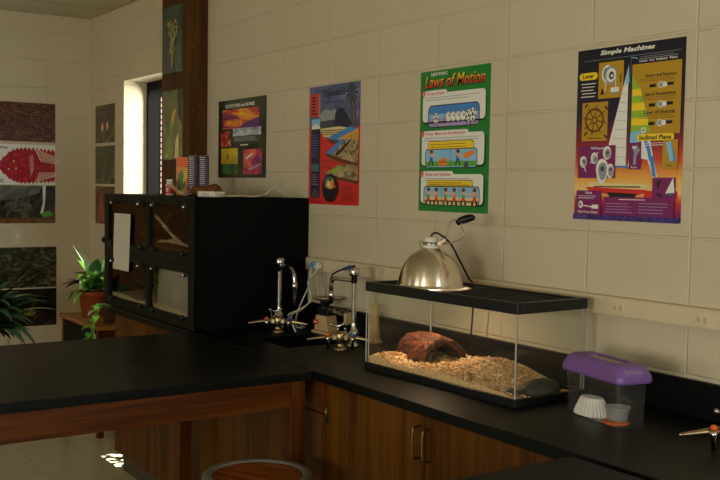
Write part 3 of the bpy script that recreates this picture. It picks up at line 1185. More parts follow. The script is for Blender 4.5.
def bed(u, v):
    """height of the shavings over the tank floor"""
    h = .030 + .010 * math.sin(u * 3.0 + .6) + .010 * v
    h += .034 * math.exp(-((u - .62) / .11) ** 2 - ((v - .66) / .3) ** 2)
    h += .010 * math.exp(-((u - .06) / .05) ** 2)
    h -= .007 * math.exp(-((u - .24) / .14) ** 2)
    h -= .075 * math.exp(-((u - 1.0) / .15) ** 2 - ((v - .85) / .55) ** 2)
    return max(.003, h + wob(u * 2, v * 2, .005))


mb = MB()
nx, ny = 60, 26
bx0, bx1, by0, by1 = -AL + .0135, AL - .0135, -AD + .0135, AD - .0135
G = [[mb.bm.verts.new((bx0 + (bx1 - bx0) * i / nx, by0 + (by1 - by0) * j / ny, .0094 + bed(i / nx, j / ny) + rn.uniform(-.002, .002))) for j in range(ny + 1)] for i in range(nx + 1)]
B = [[mb.bm.verts.new((bx0 + (bx1 - bx0) * i / nx, by0 + (by1 - by0) * j / ny, .0094)) for j in range(ny + 1)] for i in range(nx + 1)]
k0 = mb.mi(m_shav)
for i in range(nx):
    for j in range(ny):
        mb.bm.faces.new((G[i][j], G[i + 1][j], G[i + 1][j + 1], G[i][j + 1]))
        mb.bm.faces.new((B[i][j], B[i][j + 1], B[i + 1][j + 1], B[i + 1][j]))
for i in range(nx):
    mb.bm.faces.new((G[i][0], B[i][0], B[i + 1][0], G[i + 1][0]))
    mb.bm.faces.new((G[i][ny], G[i + 1][ny], B[i + 1][ny], B[i][ny]))
for j in range(ny):
    mb.bm.faces.new((G[0][j], G[0][j + 1], B[0][j + 1], B[0][j]))
    mb.bm.faces.new((G[nx][j], B[nx][j], B[nx][j + 1], G[nx][j + 1]))
bmesh.ops.recalc_face_normals(mb.bm, faces=mb.bm.faces[:])
for k in range(5200):
    u, v = rn.random(), rn.random() ** 1.25
    x, y = bx0 + .008 + (bx1 - bx0 - .016) * u, by0 + .008 + (by1 - by0 - .016) * v
    z = .0094 + bed(u, v) + rn.uniform(-.001, .0065)
    if bed(u, v) < .012 and rn.random() < .8:
        continue
    a, til, L, W = rn.uniform(0, 6.28), rn.uniform(-.6, .6), rn.uniform(.008, .021), rn.uniform(.003, .007)
    R = Euler((til, rn.uniform(-.6, .6), a)).to_matrix()
    pts = []
    cur = rn.uniform(.001, .004)
    for q in (-1, 0, 1):
        for s in (-1, 1):
            pts.append(mb.bm.verts.new(Vector((x, y, z)) + R @ Vector((q * L / 2, s * W / 2, -cur * q * q + cur * .5))))
    kk = mb.mi(rn.choice((m_shav, m_shav2, m_shav2, m_shav3)))
    for q in (0, 2):
        f = mb.bm.faces.new((pts[q], pts[q + 1], pts[q + 3], pts[q + 2]))
        f.material_index = kk
mb.keep = True
sh = mb.build('wood_shavings'); sh.matrix_basis = AQM
tag(sh, 'bed of pale wood shavings heaped over the glass tank floor', 'shavings', None, 'stuff')

m_bark = photo('log_bark', [(.3, C(34, 18, 9)), (.46, C(74, 38, 18)), (.6, C(120, 60, 30)), (.75, C(158, 96, 56))], 26, 2.2, (.5, 1, 1), 7, .85)
bump(m_bark.node_tree, m_bark.node_tree.nodes['Principled BSDF'], noise(m_bark.node_tree, coords(m_bark.node_tree, (.5, 1, 1)), 60, 6, 1), .9, .01)
m_inner = plain('log_inside', C(84, 58, 34), .9, 0, .2, .3, 50, .6, 80)
mb = MB()
nl, na = 26, 26
O = []; I = []
for i in range(nl + 1):
    ro, ri = [], []
    for j in range(na + 1):
        t = PI * j / na
        x = -.105 + .21 * i / nl + (.006 * math.sin(j * 2.1) if i in (0, nl) else 0)
        r = .088 + .004 * math.sin(3 * t + i * .3) + .003 * math.sin(9 * t + i * .9) + rn.uniform(-.0022, .0022) - (.006 if i in (0,) else 0)
        q = .066 + .002 * math.sin(5 * t)
        ro.append(mb.bm.verts.new((x, r * math.cos(t), r * .98 * math.sin(t) - .002)))
        ri.append(mb.bm.verts.new((x, q * math.cos(t), q * .95 * math.sin(t) - .002)))
    O.append(ro); I.append(ri)
ko, ki = mb.mi(m_bark), mb.mi(m_inner)


def qf(a, b, c, d, k):
    f = mb.bm.faces.new((a, b, c, d)); f.material_index = k; f.smooth = True


for i in range(nl):
    for j in range(na):
        qf(O[i][j], O[i + 1][j], O[i + 1][j + 1], O[i][j + 1], ko)
        qf(I[i][j], I[i][j + 1], I[i + 1][j + 1], I[i + 1][j], ki)
    qf(O[i][0], I[i][0], I[i + 1][0], O[i + 1][0], ki)
    qf(O[i][na], O[i + 1][na], I[i + 1][na], I[i][na], ki)
for j in range(na):
    qf(O[0][j], O[0][j + 1], I[0][j + 1], I[0][j], ki)
    qf(O[nl][j], I[nl][j], I[nl][j + 1], O[nl][j + 1], ki)
lg = mb.build('log_hide'); lg.location = (-.915, -.245, ZT + .048); lg.rotation_euler = (0, 0, -.16)
tag(lg, 'hollow half log hide with reddish bark lying on the wood shavings', 'log')

m_rock = plain('dark_rock', C(70, 68, 62), .6, 0, .4, .45, 24, .6, 60)
for k, (x, y, sx, sy, sz, lab) in enumerate([(.305, .03, 2.0, 3.6, 1.25, 'dark flat rock in the bare corner of the glass tank'), (.318, -.105, 1.2, .9, .8, 'small dark rock against the front corner of the glass tank')]):
    mb = MB(); mb.ball((0, 0, .012), .026, m_rock, (sx, sy, sz), 3, .07)
    for v in mb.bm.verts:
        v.co.z = max(0, v.co.z)
    o = mb.build('dark_rock', None, AQM @ Vector((x, y, .0125)), (0, 0, .2)); tag(o, lab, 'rock', 'dark rocks in the tank')

# ---------------------------------------------------------------- clamp lamp on the lid
LZ = ZT + LID + .0035
lp = thing('clamp_lamp', 'aluminium dome clamp lamp standing on the mesh lid of the glass tank', 'lamp', (-.877, -.282, LZ), .0)
m_dome = plain('spun_aluminium', C(240, 232, 212), .2, 1.0, .5, .05, 8)
_b = m_dome.node_tree.nodes['Principled BSDF']
_t = m_dome.node_tree.nodes.new('ShaderNodeTangent')
_t.direction_type = 'RADIAL'
_t.axis = 'Z'
m_dome.node_tree.links.new(_t.outputs[0], _b.inputs['Tangent'])
_b.inputs['Anisotropic'].default_value = .8
_b.inputs['Anisotropic Rotation'].default_value = .25
prof = [(.121, 0), (.121, .003), (.117, .006), (.116, .012), (.112, .034), (.104, .062), (.090, .088), (.073, .109), (.055, .123), (.041, .131), (.034, .135), (.032, .137)]
inner = [(r - .0015, z - .0008) for r, z in prof[::-1]]
mb = MB(); mb.lathe(prof + inner[:-2] + [(.119, .0015), (.121, 0)], m_dome, n=48); mb.build('reflector', lp)
mb = MB(); mb.lathe([(.0, .128), (.031, .128), (.031, .142), (.026, .146), (.026, .158), (.0235, .163), (.0235, .172), (.012, .176), (0, .176)], m_white, n=28); mb.build('socket', lp)
mb = MB(); mb.lathe([(.0262, .147), (.0285, .148), (.0285, .157), (.0262, .158)], m_steel, n=28)
mb.tube([(.0275 * math.cos(a), .0275 * math.sin(a), .152) for a in [2 * PI * i / 24 for i in range(25)]], .0028, m_steel, 8)
mb.build('collar', lp)
m_spring = plain('spring_wire', C(150, 134, 104), .38, 1.0)
m_bulb = plain('red_bulb', C(200, 60, 30), .2)
mb = MB(); mb.lathe([(0, .04), (.02, .042), (.029, .054), (.031, .07), (.026, .088), (.016, .105), (.013, .127)], m_bulb, n=24); mb.build('bulb', lp)
# spring clamp: two wire loops out to the black grip, in the direction (cx, cy)
cx, cy = .72, .69
V = lambda s, z, o=0.0: (cx * s * .80 - cy * o, cy * s * .80 + cx * o, .152 + (z - .15) * .93)
mb = MB()
mb.tube(smooth_path([V(.026, .150, .010), V(.055, .158, .014), V(.066, .19, .014), V(.083, .232, .014), V(.10, .242, .012), V(.118, .236, .008)]), .0026, m_steel, 8)
mb.tube(smooth_path([V(.026, .150, -.010), V(.06, .150, -.014), V(.10, .158, -.014), V(.135, .172, -.014), V(.146, .192, -.013), V(.137, .212, -.011), V(.132, .232, -.008)]), .0026, m_steel, 8)
mb.tube(smooth_path([V(-.026, .150, .006), V(-.048, .155, .008), V(-.052, .142, .01), V(-.04, .128, .012)]), .0024, m_steel, 8)
mb.tube([V(.040, .152, -.018), V(.040, .152, .018)], .0075, m_steel, 12)
mb.box(V(.054, .160, 0), (.026, .030, .016), m_steel, (0, -.5, math.atan2(cy, cx)), .003)
mb.mats = [m_spring if q is m_steel else q for q in mb.mats]
mb.build('clamp_wire', lp)
mb = MB()
p = [V(.112, .228, 0), V(.128, .238, 0), V(.155, .247, 0), V(.180, .252, 0), V(.192, .250, 0)]
mb.tube(p, [.009, .0135, .0145, .0125, .006], m_blackp, 14); mb.build('grip', lp)
mb = MB()
mb.tube(smooth_path([(0, 0, .174), (.002, .002, .184), (.014, .012, .19), (.032, .03, .176), (.05, .05, .15), (.045, .10, .085), (.028, .150, .03), (.014, .182, .006), (.004, .200, -.03), (-.008, .206, -.12), (-.018, .208, -.22), (-.02, .215, -.285), (.0, .225, -.298)], 6), .0036, m_blackp, 8)
mb.build('cord', lp)

# tan cone on the worktop behind the tank
t = thing('tan_cone', 'tan tapered plastic stand behind the end of the glass tank', 'stand', (-1.545, -.055, ZT))
mb = MB()
mb.lathe([(0, 0), (.036, 0), (.037, .006), (.036, .012), (.026, .014), (.0255, .05), (.023, .052), (.0225, .085), (.020, .087), (.0195, .12), (.0165, .122), (.016, .158), (.012, .163), (0, .163)], m_beige, n=28)
mb.build('body', t)

# ---------------------------------------------------------------- balance scale behind the sink
sc = thing('balance_scale', 'beige balance scale with a round steel pan behind the sink', 'scale', (-1.865, -.095, ZT), .06)
mb = MB()
mb.prism([(-.062, -.04), (.075, -.04), (.075, .04), (-.062, .04)], 0, .012, m_beige, None, .004)
mb.prism([(-.052, .012), (.055, .012), (.032, .082), (-.04, .082)], -.032, .032, m_beige, Matrix(((1, 0, 0, 0), (0, 0, 1, 0), (0, 1, 0, 0), (0, 0, 0, 1))), .005)
mb.build('base', sc)
mb = MB(); mb.box((-.036, -.0335, .05), (.036, .002, .022), m_redp, None, .0006)
mb.box((-.036, -.0348, .05), (.026, .001, .005), m_white); mb.build('badge', sc)
mb = MB()
mb.span(-.045, .04, -.022, .022, .082, .115, m_blackp, .006)
mb.lathe([(.012, .114), (.012, .128), (.03, .136), (.03, .146)], m_blackp, n=20)
mb.build('mechanism', sc)
mb = MB()
mb.lathe([(0, .147), (.03, .147), (.058, .154), (.068, .160), (.069, .162), (.066, .1615), (.056, .157), (.03, .151), (0, .150)], m_bright, n=36); mb.build('pan', sc)
for k, (y, z) in enumerate(((-.016, .108), (0, .098), (.016, .112))):
    mb = MB(); mb.box((.10, y, z), (.13, .004, .009), m_bright, (0, .10, 0), .001)
    mb.box((.075 + .03 * k, y, z + .003), (.012, .008, .022), m_steel, None, .001); mb.build('beam', sc)
mb = MB(); mb.box((.172, 0, .085), (.016, .052, .05), m_beige, None, .003); mb.box((.165, 0, .03), (.012, .03, .06), m_blackp, None, .002); mb.build('scale_end', sc)


# ---------------------------------------------------------------- cords beside the scale
def cord(name, label, pts, r, m, plug=None, cat='cable'):
    t = thing(name, label, cat, pts[0], 0, 'cords beside the sink')
    o = Vector(pts[0])
    mb = MB(); mb.tube([p - o for p in smooth_path(pts, 6)], r, m, 8); mb.build('wire', t)
    if plug:
        mb = MB()
        mb.box((0, .002, 0), (.026, .026, .03), plug, None, .006)
        mb.box((0, -.014, -.006), (.014, .014, .014), plug, None, .004)
        mb.build('plug', t)
    return t


wz = 1.1925
cord('power_cable', 'white cord with a pale blue plug hanging down beside the black enclosures', [(-2.04, -.0595, wz), (-2.042, -.072, wz - .02), (-2.05, -.075, wz - .09), (-2.08, -.09, wz - .16), (-2.10, -.11, wz - .23), (-2.09, -.12, ZT + .006), (-2.02, -.13, ZT + .006)], .0036, m_white, m_blueplug)
cord('power_cable', 'white cord with a white plug twisting down behind the first water tap', [(-2.0, -.0595, wz), (-1.998, -.075, wz - .03), (-2.055, -.08, wz - .08), (-2.01, -.09, wz - .15), (-2.03, -.12, wz - .20), (-2.0, -.20, wz - .225), (-1.94, -.225, ZT + .035), (-1.93, -.215, ZT + .005)], .0036, m_white, m_white)
cord('power_cable', 'cream cord looping in front of the scale pan', [(-2.03, -.045, ZT + .25), (-2.01, -.06, ZT + .21), (-1.97, -.075, ZT + .165), (-1.955, -.13, ZT + .13), (-1.96, -.18, ZT + .10), (-2.01, -.21, ZT + .07), (-2.03, -.15, ZT + .03), (-2.02, -.11, ZT + .0045)], .0034, m_cream)
cord('power_cable', 'black cord draped over the square water tap towards the scale pan', [(-1.50, -.19, ZT + .3335), (-1.56, -.182, ZT + .322), (-1.64, -.165, ZT + .305), (-1.74, -.145, ZT + .275), (-1.79, -.125, ZT + .225), (-1.83, -.10, ZT + .17), (-1.85, -.095, ZT + .1545)], .004, m_blackp)
mb = MB(); mb.box((0, 0, 0), (.05, .02, .018), m_blueplug, (0, -.3, 0), .006)
t = mb.build('blue_plug', None, (-1.775, -.045, 1.198)); tag(t, 'pale blue plug on the raceway behind the square water tap', 'plug')

# ---------------------------------------------------------------- purple lidded carrier
PZ = math.radians(-10.6)
pc = thing('pet_carrier', 'small clear plastic carrier with a purple lid on the worktop beside the tank', 'pet carrier', (-.070, -.268, ZT), PZ)
PM = pc.matrix_basis.copy()
m_tub = clear('clear_plastic', (.97, .97, .965, 1), 1.42, .05, .010, (.75, .74, .7, 1))


def rr(hx, hy, r, n=5):
    out = []
    for sx, sy, a in ((1, 1, 0), (-1, 1, 90), (-1, -1, 180), (1, -1, 270)):
        for k in range(n + 1):
            t = math.radians(a + 90 * k / n)
            out.append((sx * (hx - r) + r * math.cos(t), sy * (hy - r) + r * math.sin(t)))
    return out


def loft(mb, secs, m, cap0=True, cap1=True):
    k = mb.mi(m)
    R = [[mb.bm.verts.new((x, y, z)) for x, y in pts] for pts, z in secs]
    n = len(R[0])
    for a, b in zip(R, R[1:]):
        for j in range(n):
            f = mb.bm.faces.new((a[j], a[(j + 1) % n], b[(j + 1) % n], b[j])); f.material_index = k
    if cap0:
        mb.bm.faces.new(R[0][::-1]).material_index = k
    if cap1:
        mb.bm.faces.new(R[-1]).material_index = k


mb = MB()
loft(mb, [(rr(.127, .049, .018), .133), (rr(.123, .045, .018), .003), ], m_tub, False, True)
loft(mb, [(rr(.125, .047, .018), 0), (rr(.129, .051, .018), .133)], m_tub, True, False)
mb.build('tub', pc)
m_purple = plain('purple_plastic', C(120, 86, 152), .42, 0, .5)
m_purple2 = plain('pale_purple_plastic', C(146, 114, 174), .42, 0, .5)
mb = MB()
loft(mb, [(rr(.138, .059, .02), .128), (rr(.140, .061, .02), .134), (rr(.139, .060, .02), .146), (rr(.128, .048, .02), .172), (rr(.120, .039, .02), .178)], m_purple, True, False)
o2 = rr(.120, .039, .02); i2 = [(x * .70 - .004, y * .66 + .004) for x, y in o2]
k = mb.mi(m_purple)
A = [mb.bm.verts.new((x, y, .178)) for x, y in o2]; B2 = [mb.bm.verts.new((x, y, .178)) for x, y in i2]; C3 = [mb.bm.verts.new((x, y, .171)) for x, y in i2]
for j in range(len(A)):
    jj = (j + 1) % len(A)
    mb.bm.faces.new((A[j], A[jj], B2[jj], B2[j])).material_index = k
    mb.bm.faces.new((B2[j], B2[jj], C3[jj], C3[j])).material_index = k
mb.build('lid', pc)
mb = MB(); mb.prism(i2, .1695, .1712, plain('cloudy_lid_window', C(196, 180, 142), .35)); mb.build('lid_window', pc)
mb = MB(); mb.box((.126, -.008, .153), (.030, .062, .03), m_purple2, (0, .42, 0), .005); mb.build('lid_latch', pc)

m_filter = plain('white_filter_paper', C(248, 244, 236), .8, 0, .2)
mb = MB()
fl = lambda j, z: 1 + (.045 if j % 2 else -.045) * (1 - z / .075)
mb.lathe([(.0435, 0), (.040, .014), (.034, .032), (.030, .044), (.026, .050), (.015, .052), (0, .052)], m_filter, n=56, rfun=fl)
for f in mb.bm.faces:
    f.smooth = False
t = mb.build('paper_filter'); t.scale = (1.45, 1, 1); t.rotation_euler = (0, 0, PZ); t.location = PM @ Vector((-.058, -.001, .0034)); tag(t, 'fluted white paper cup upside down inside the purple lidded carrier', 'paper cup')
ds = thing('water_dish', 'small clear dish inside the purple lidded carrier beside the white paper cup', 'dish', PM @ Vector((.063, -.004, .0112)))
mb = MB(); mb.lathe([(0, .001), (.028, .001), (.030, .005), (.034, .036), (.0365, .038), (.036, .04), (.033, .038), (.028, .007), (0, .004)], clear('dish_plastic', (.9, .9, .9, 1), 1.45, .1, .25, (.8, .78, .74, 1)), n=30); mb.build('bowl', ds)
m_amb = plain('orange_crumbs', C(206, 104, 40), .7, 0, .3, .3, 60)
mb = MB(); mb.lathe([(0, .0075), (.026, .007), (.036, .004), (.040, 0), (0, 0)], m_amb, n=26, rfun=lambda j, z: 1 + .05 * math.sin(j * 2.3))
t = mb.build('orange_slice'); t.location = PM @ Vector((.056, -.004, .0034)); tag(t, 'flat orange food slice under the clear dish in the carrier', 'food')

# ---------------------------------------------------------------- desk with plants under the window
DZ = .038
dk = thing('side_desk', 'small wooden desk under the window holding the potted plant', 'desk', (-4.28, -.25, 0))
mb = MB(); mb.box((0, 0, .637 + DZ), (.74, .40, .026), m_desk, None, .005); mb.build('desk_top', dk)
for sx in (-1, 1):
    for sy in (-1, 1):
        mb = MB(); mb.box((sx * .335, sy * .165, .312 + DZ / 2), (.04, .04, .624 + DZ), m_oakz, None, .003); mb.build('leg', dk)
mb = MB(); mb.box((-.05, -.172, .545 + DZ), (.53, .016, .158), m_matte); mb.build('apron', dk); mb = MB(); mb.box((0, .17, .575 + DZ), (.62, .016, .09), m_oakx); mb.build('apron', dk)
mb = MB(); mb.box((.342, 0, .56 + DZ), (.016, .28, .124), m_oaky, None, .002); mb.build('side_panel', dk); mb = MB(); mb.box((-.342, 0, .56 + DZ), (.016, .28, .124), m_oaky, None, .002); mb.build('side_panel', dk)

m_pot = plain('terracotta_pot', C(164, 78, 44), .6, 0, .3, .12, 14)
m_leafg = plain('bright_leaf', C(128, 196, 70), .4, 0, .5, .35, 22)
m_leafd = plain('dark_leaf', C(48, 74, 46), .45, 0, .5, .3, 20)
m_leafv = plain('pale_leaf', C(176, 206, 160), .4, 0, .5, .3, 30)
m_leafr = plain('maroon_leaf', C(84, 34, 40), .5, 0, .4, .3, 20)
pp = thing('potted_plant', 'leafy green plant in a terracotta pot on the small desk', 'plant', (-4.44, -.29, .6502 + DZ))
mb = MB(); mb.lathe([(0, 0), (.066, 0), (.07, .004), (.09, .13), (.098, .132), (.1, .16), (.093, .163), (.088, .14), (.0, .135)], m_pot, n=30); mb.build('pot', pp)
mb = MB(); mb.lathe([(0, .146), (.05, .148), (.087, .141)], m_soil, n=24); mb.build('soil', pp)
mb = MB()
rl = random.Random(9)
for k in range(46):
    a = rl.uniform(-.9, 2.3) if k < 30 else rl.uniform(0, 6.28)
    leaf(mb, (.03 * math.cos(a), .03 * math.sin(a), .15 + rl.uniform(0, .12)), (math.cos(a), math.sin(a), rl.uniform(.2, 1.5)), rl.uniform(.12, .24), rl.uniform(.05, .085), rl.choice((m_leafg, m_leafg, m_leafg, m_leafd, m_leafv)), rl.uniform(.4, 1.4))
for a, h in ((2.6, .3), (3.0, .9), (.2, 1.7), (.6, 1.3), (4.2, 2.6), (1.0, 2.2), (5.4, 2.2)):
    leaf(mb, (0, 0, .19), (math.cos(a), math.sin(a), h), .30, .055, m_leafv, .5)
for a in (3.4, 3.9, 4.4, 2.9, 5.0):
    leaf(mb, (.02 * math.cos(a), .02 * math.sin(a), .2), (math.cos(a), math.sin(a), .35), .2, .085, m_leafd if a < 4.2 else m_leafr, .9)
for a in (3.3, 4.1):
    leaf(mb, (.03 * math.cos(a), .03 * math.sin(a), .25), (math.cos(a), math.sin(a), .7), .10, .06, m_leafr, .8)
for a in (3.7, 4.6, 5.3):
    leaf(mb, (.08 * math.cos(a), .08 * math.sin(a), .16), (math.cos(a), math.sin(a), .1), .16, .04, m_leafg, 2.0)
mb.build('foliage', pp)
# trailing vine in its own small pot nearer the cabinet
vp = thing('trailing_plant', 'trailing green vine in a small pot on the desk edge beside the enclosures', 'plant', (-4.06, -.30, .6502 + DZ))
mb = MB(); mb.lathe([(0, 0), (.045, 0), (.058, .085), (.063, .087), (.063, .1), (.055, .1), (0, .085)], plain('brown_pot', C(96, 74, 48), .6), n=26); mb.build('pot', vp)
mb = MB()
for k in range(16):
    a = rl.uniform(-.6, 2.6)
    leaf(mb, (.03 * math.cos(a), .03 * math.sin(a), .1 + rl.uniform(0, .10)), (math.cos(a), math.sin(a), rl.uniform(.1, 1.2)), rl.uniform(.07, .14), rl.uniform(.04, .06), rl.choice((m_leafg, m_leafg, m_leafv)), 1.0)
for s, (ex, ey) in enumerate(((.10, -.15), (.15, -.155))):
    p = smooth_path([(0, 0, .10), (ex * .6, ey * .6, .12), (ex, ey, .05), (ex * 1.02, ey * 1.1, -.06), (ex, ey * 1.12, -.16 - .05 * s)])
    mb.tube(p, .0035, m_leafg, 6)
    for i in range(3, len(p), 2):
        a = rl.uniform(3.3, 6.1)
        leaf(mb, p[i], (math.cos(a), math.sin(a), .2), .075, .05, rl.choice((m_leafg, m_leafv, m_leafg)), 1.4, 5)
mb.build('foliage', vp)

# palm in front of the far wall and a wire hoop beside it
m_palm = plain('palm_leaf', C(28, 52, 24), .65, 0, .2, .35, 12)
m_palm2 = plain('pale_palm_leaf', C(104, 124, 74), .65, 0, .2, .3, 12)
pl = thing('potted_palm', 'dark green palm with long drooping leaves before the far wall posters', 'plant', (-4.40, -1.00, 0))
mb = MB(); mb.lathe([(0, 0), (.12, 0), (.125, .005), (.16, .27), (.17, .275), (.17, .31), (.155, .31), (.15, .28), (0, .27)], m_pot, n=32); mb.build('pot', pl)
mb = MB(); mb.lathe([(0, .282), (.08, .284), (.149, .278)], m_soil, n=24); mb.build('soil', pl)
mb = MB(); mb.tube([(0, 0, .27), (.005, .01, .5), (0, .02, .74)], [.018, .014, .009], plain('palm_stem', C(84, 92, 50), .7), 10); mb.build('stem', pl)
mb = MB()
for k in range(52):
    a = 1.57 + rl.uniform(-1.7, 1.7) if k < 40 else rl.uniform(0, 6.28)
    leaf(mb, (0, .02, rl.uniform(.60, .77)), (math.cos(a), math.sin(a), rl.uniform(.25, 1.6)), rl.uniform(.26, .44), rl.uniform(.06, .10), m_palm, rl.uniform(.8, 1.8), 8, .3)
leaf(mb, (.04, .19, .74), (.1, 1, .32), .30, .05, m_palm2, .75, 8, .15)
leaf(mb, (.04, .10, .80), (.1, 1, .62), .22, .04, m_palm2, .7, 8, .15)
mb.build('foliage', pl)
mb = MB()
hp = smooth_path([(0, -.042, 0), (0, -.04, .40), (0, -.036, .60), (0, -.026, .64), (0, 0, .655), (0, .026, .64), (0, .036, .60), (0, .04, .40), (0, .042, 0)], 6)
mb.tube(hp, .006, plain('grey_wire', C(150, 146, 128), .4, .5), 8)
t = mb.build('wire_hoop', None, (-4.30, -.829, .0)); tag(t, 'tall grey wire hoop standing on the floor beside the palm', 'hoop')
# ---------------------------------------------------------------- posters
def pm(name, r, g, b, rough=.35):
    return plain('print_' + name, C(r, g, b), rough)


k_w = pm('white', 236, 234, 224); k_k = pm('black', 16, 16, 22); k_g = pm('grey', 150, 154, 156); k_dg = pm('dark_grey', 70, 72, 76)
k_green = pm('green', 22, 128, 48); k_red = pm('red', 214, 44, 40); k_yel = pm('yellow', 246, 214, 40); k_oc = pm('ochre', 186, 146, 30)
k_pur = pm('purple', 124, 30, 96); k_navy = pm('navy', 22, 28, 62); k_blue = pm('blue', 66, 136, 206); k_lb = pm('light_blue', 140, 196, 230)
k_or = pm('orange', 240, 134, 40); k_skin = pm('skin', 232, 184, 140); k_br = pm('brown', 98, 56, 26); k_lav = pm('lavender', 176, 160, 204)
k_lg = pm('lime', 150, 190, 50); k_grn2 = pm('grass_green', 92, 170, 60); k_teal = pm('teal', 46, 110, 110); k_cr = pm('cream', 232, 214, 150)
k_gold = pm('gold', 226, 170, 60)
G1 = 'science posters on the block wall'
PZ0 = 1.466

# -- green poster
s = Sheet('science_poster', 'green poster headed Laws of Motion with three white panels, above the dome lamp', 'poster', (-1.322, -.0001, PZ0), 0, .423, .556, k_green, G1)
s.part('title')
s.text('NEWTON\'S', .16, .012, .40, .038, k_w, .02)
s.warp = remap((0, -.062), (1, .95))
for dx, dy, m, bo in ((.008, .008, k_k, .035), (0, 0, k_k, .035), (0, 0, gradient('print_fire_gradient', [(.885, C(206, 30, 34)), (.915, C(240, 120, 40)), (.945, C(250, 214, 50))], 2, .556), .008)):
    s.text('Laws of Motion', .07 + dx, .095 + dy, .93 + dx, .178 + dy, m, bo, .25)


def panel(v0, v1, n, head, hu):
    s.part('panel#%d' % n)
    s.rrect(.045, v0 + .012, .955, v1 + .012, k_k, .04)
    s.rrect(.04, v0, .94, v1, k_w, .04)
    s.rrect(.06, v0 - .022, hu + .04, v0 + .02, k_w, .025)
    s.text(head, .10, v0 - .012, hu, v0 + .012, k_red, .02)
    s.disc(.05, v0 - .002, .028, k_red); s.text(str(n), .043, v0 - .012, .058, v0 + .010, k_w, .02)
    s.lines(.08, v0 + .022, .88, v0 + .055, 2, k_g, .0022)


s.warp = None
panel(.160, .362, 1, 'The Law of Inertia', .36)
s.part('picture#1')
s.warp = remap((.318, .245), (.452, .405))
s.rrect(.125, .318, .865, .452, k_k, .05); s.rrect(.135, .324, .855, .446, k_blue, .045)
s.rect(.14, .372, .85, .40, k_lb); s.rrect(.135, .395, .855, .446, k_lav, .04)
s.line(.372, .324, .372, .446, .002, k_k)


def football(u, v, r, st=True):
    s.disc(u, v, r * 1.08, k_k); s.disc(u, v, r, k_w)
    for a in range(5):
        t = a * 2 * PI / 5 + .3
        s.disc(u + r * .72 * math.cos(t), v + r * .72 * math.sin(t) * s.w / s.h, r * .22, k_k, 6)
    s.disc(u, v, r * .3, k_k, 6)
    if st:
        s.line(u - r * .5, v + r * .7, u - r * .7, v + r * 1.2, .003, k_k); s.line(u + r * .5, v + r * .7, u + r * .7, v + r * 1.2, .003, k_k)


football(.245, .395, .042)
for u in (.43, .50, .57, .64):
    s.disc(u, .392, .040, k_g); s.disc(u, .392, .036, k_w); s.disc(u + .01, .385, .012, k_g)
football(.72, .392, .046); football(.775, .388, .05)

s.warp = None
panel(.448, .672, 2, 'Force, Mass and Acceleration', .68)
s.part('picture#2')
s.warp = remap((.592, .50), (.752, .692))
s.rrect(.135, .592, .80, .66, k_k, .03); s.rrect(.14, .595, .795, .657, k_yel, .03); s.lines(.17, .605, .76, .635, 2, k_br, .0018)
s.rrect(.095, .638, .85, .752, k_k, .035); s.rrect(.103, .643, .842, .747, k_lb, .03); s.rect(.107, .712, .838, .742, k_grn2)
s.line(.475, .643, .475, .747, .002, k_k)
for u in (.19, .58):
    s.line(u, .69, u - .03, .735, .007, k_navy); s.line(u, .69, u + .03, .735, .007, k_navy); s.rect(u - .025, .672, u + .025, .70, k_blue)
    s.line(u, .682, u + .09, .688, .005, k_skin); s.disc(u + .005, .662, .028, k_skin); s.disc(u + .003, .655, .027, k_br, 10, .6)
s.poly([(.31, .742), (.43, .735), (.42, .692), (.30, .70)], k_or); s.line(.31, .72, .425, .713, .002, k_br)
s.poly([(.68, .70), (.81, .675), (.79, .65), (.66, .668)], k_or); s.disc(.70, .738, .03, k_dg)

s.warp = None
panel(.735, .942, 3, 'Action and Reaction', .48)
s.part('picture#3')
s.warp = remap((.85, .775), (.984, .957))
s.rrect(.135, .850, .80, .90, k_k, .03); s.rrect(.14, .853, .795, .897, k_yel, .03); s.lines(.17, .86, .76, .882, 2, k_br, .0018)
s.rrect(.085, .882, .895, .984, k_k, .035); s.rrect(.093, .887, .887, .979, k_lb, .03); s.rrect(.093, .94, .887, .979, k_cr, .03)
for u in (.36, .615):
    s.line(u, .887, u, .979, .002, k_k)
for u, m in ((.16, k_grn2), (.28, k_or), (.42, k_grn2), (.545, k_or), (.675, k_grn2), (.83, k_or)):
    s.line(u, .938, u - .028, .968, .007, k_red); s.line(u, .938, u + .028, .968, .007, k_red)
    s.rect(u - .024, .918, u + .024, .942, m); s.line(u, .924, u + (.07 if m is k_grn2 else -.07), .922, .005, k_skin)
    s.disc(u, .906, .026, k_skin, 12); s.disc(u, .901, .025, k_br, 10, .6); s.disc(u - .03, .97, .014, k_k, 8); s.disc(u + .03, .97, .014, k_k, 8)
s.done()

# -- simple machines poster
g_sm = gradient('print_dusk_gradient', [(0, C(70, 30, 92)), (.06, C(150, 32, 80)), (.10, C(200, 48, 50)), (.13, C(226, 120, 70)), (.16, C(244, 214, 140)), (.24, C(240, 176, 76)), (.34, C(214, 80, 40)), (.46, C(130, 28, 50)), (.58, C(40, 24, 48)), (1, C(14, 16, 30))], 2, .552)
s = Sheet('science_poster', 'dark poster headed Simple Machines with a white sailboat, over the raceway outlet', 'poster', (-.466, -.0001, 1.466), 0, .43, .552, g_sm, G1)
s.part('title')
s.text('Simple Machines', .225, .014, .735, .050, k_w, .035, .2)
s.warp = remap((0, 0), (.10, .065), (.135, .085), (.2, .14), (.392, .313), (.62, .535), (.655, .568), (.80, .72), (.845, .80), (.915, .875), (1, 1))
s.lines(.06, .095, .97, .112, 1, k_g, .002, .02); s.lines(.6, .118, .94, .15, 2, k_g, .0024, .15)
s.text('Lever  is a  Inclined  Plane', .60, .148, .93, .163, k_w, .02)
s.part('lever_panel')
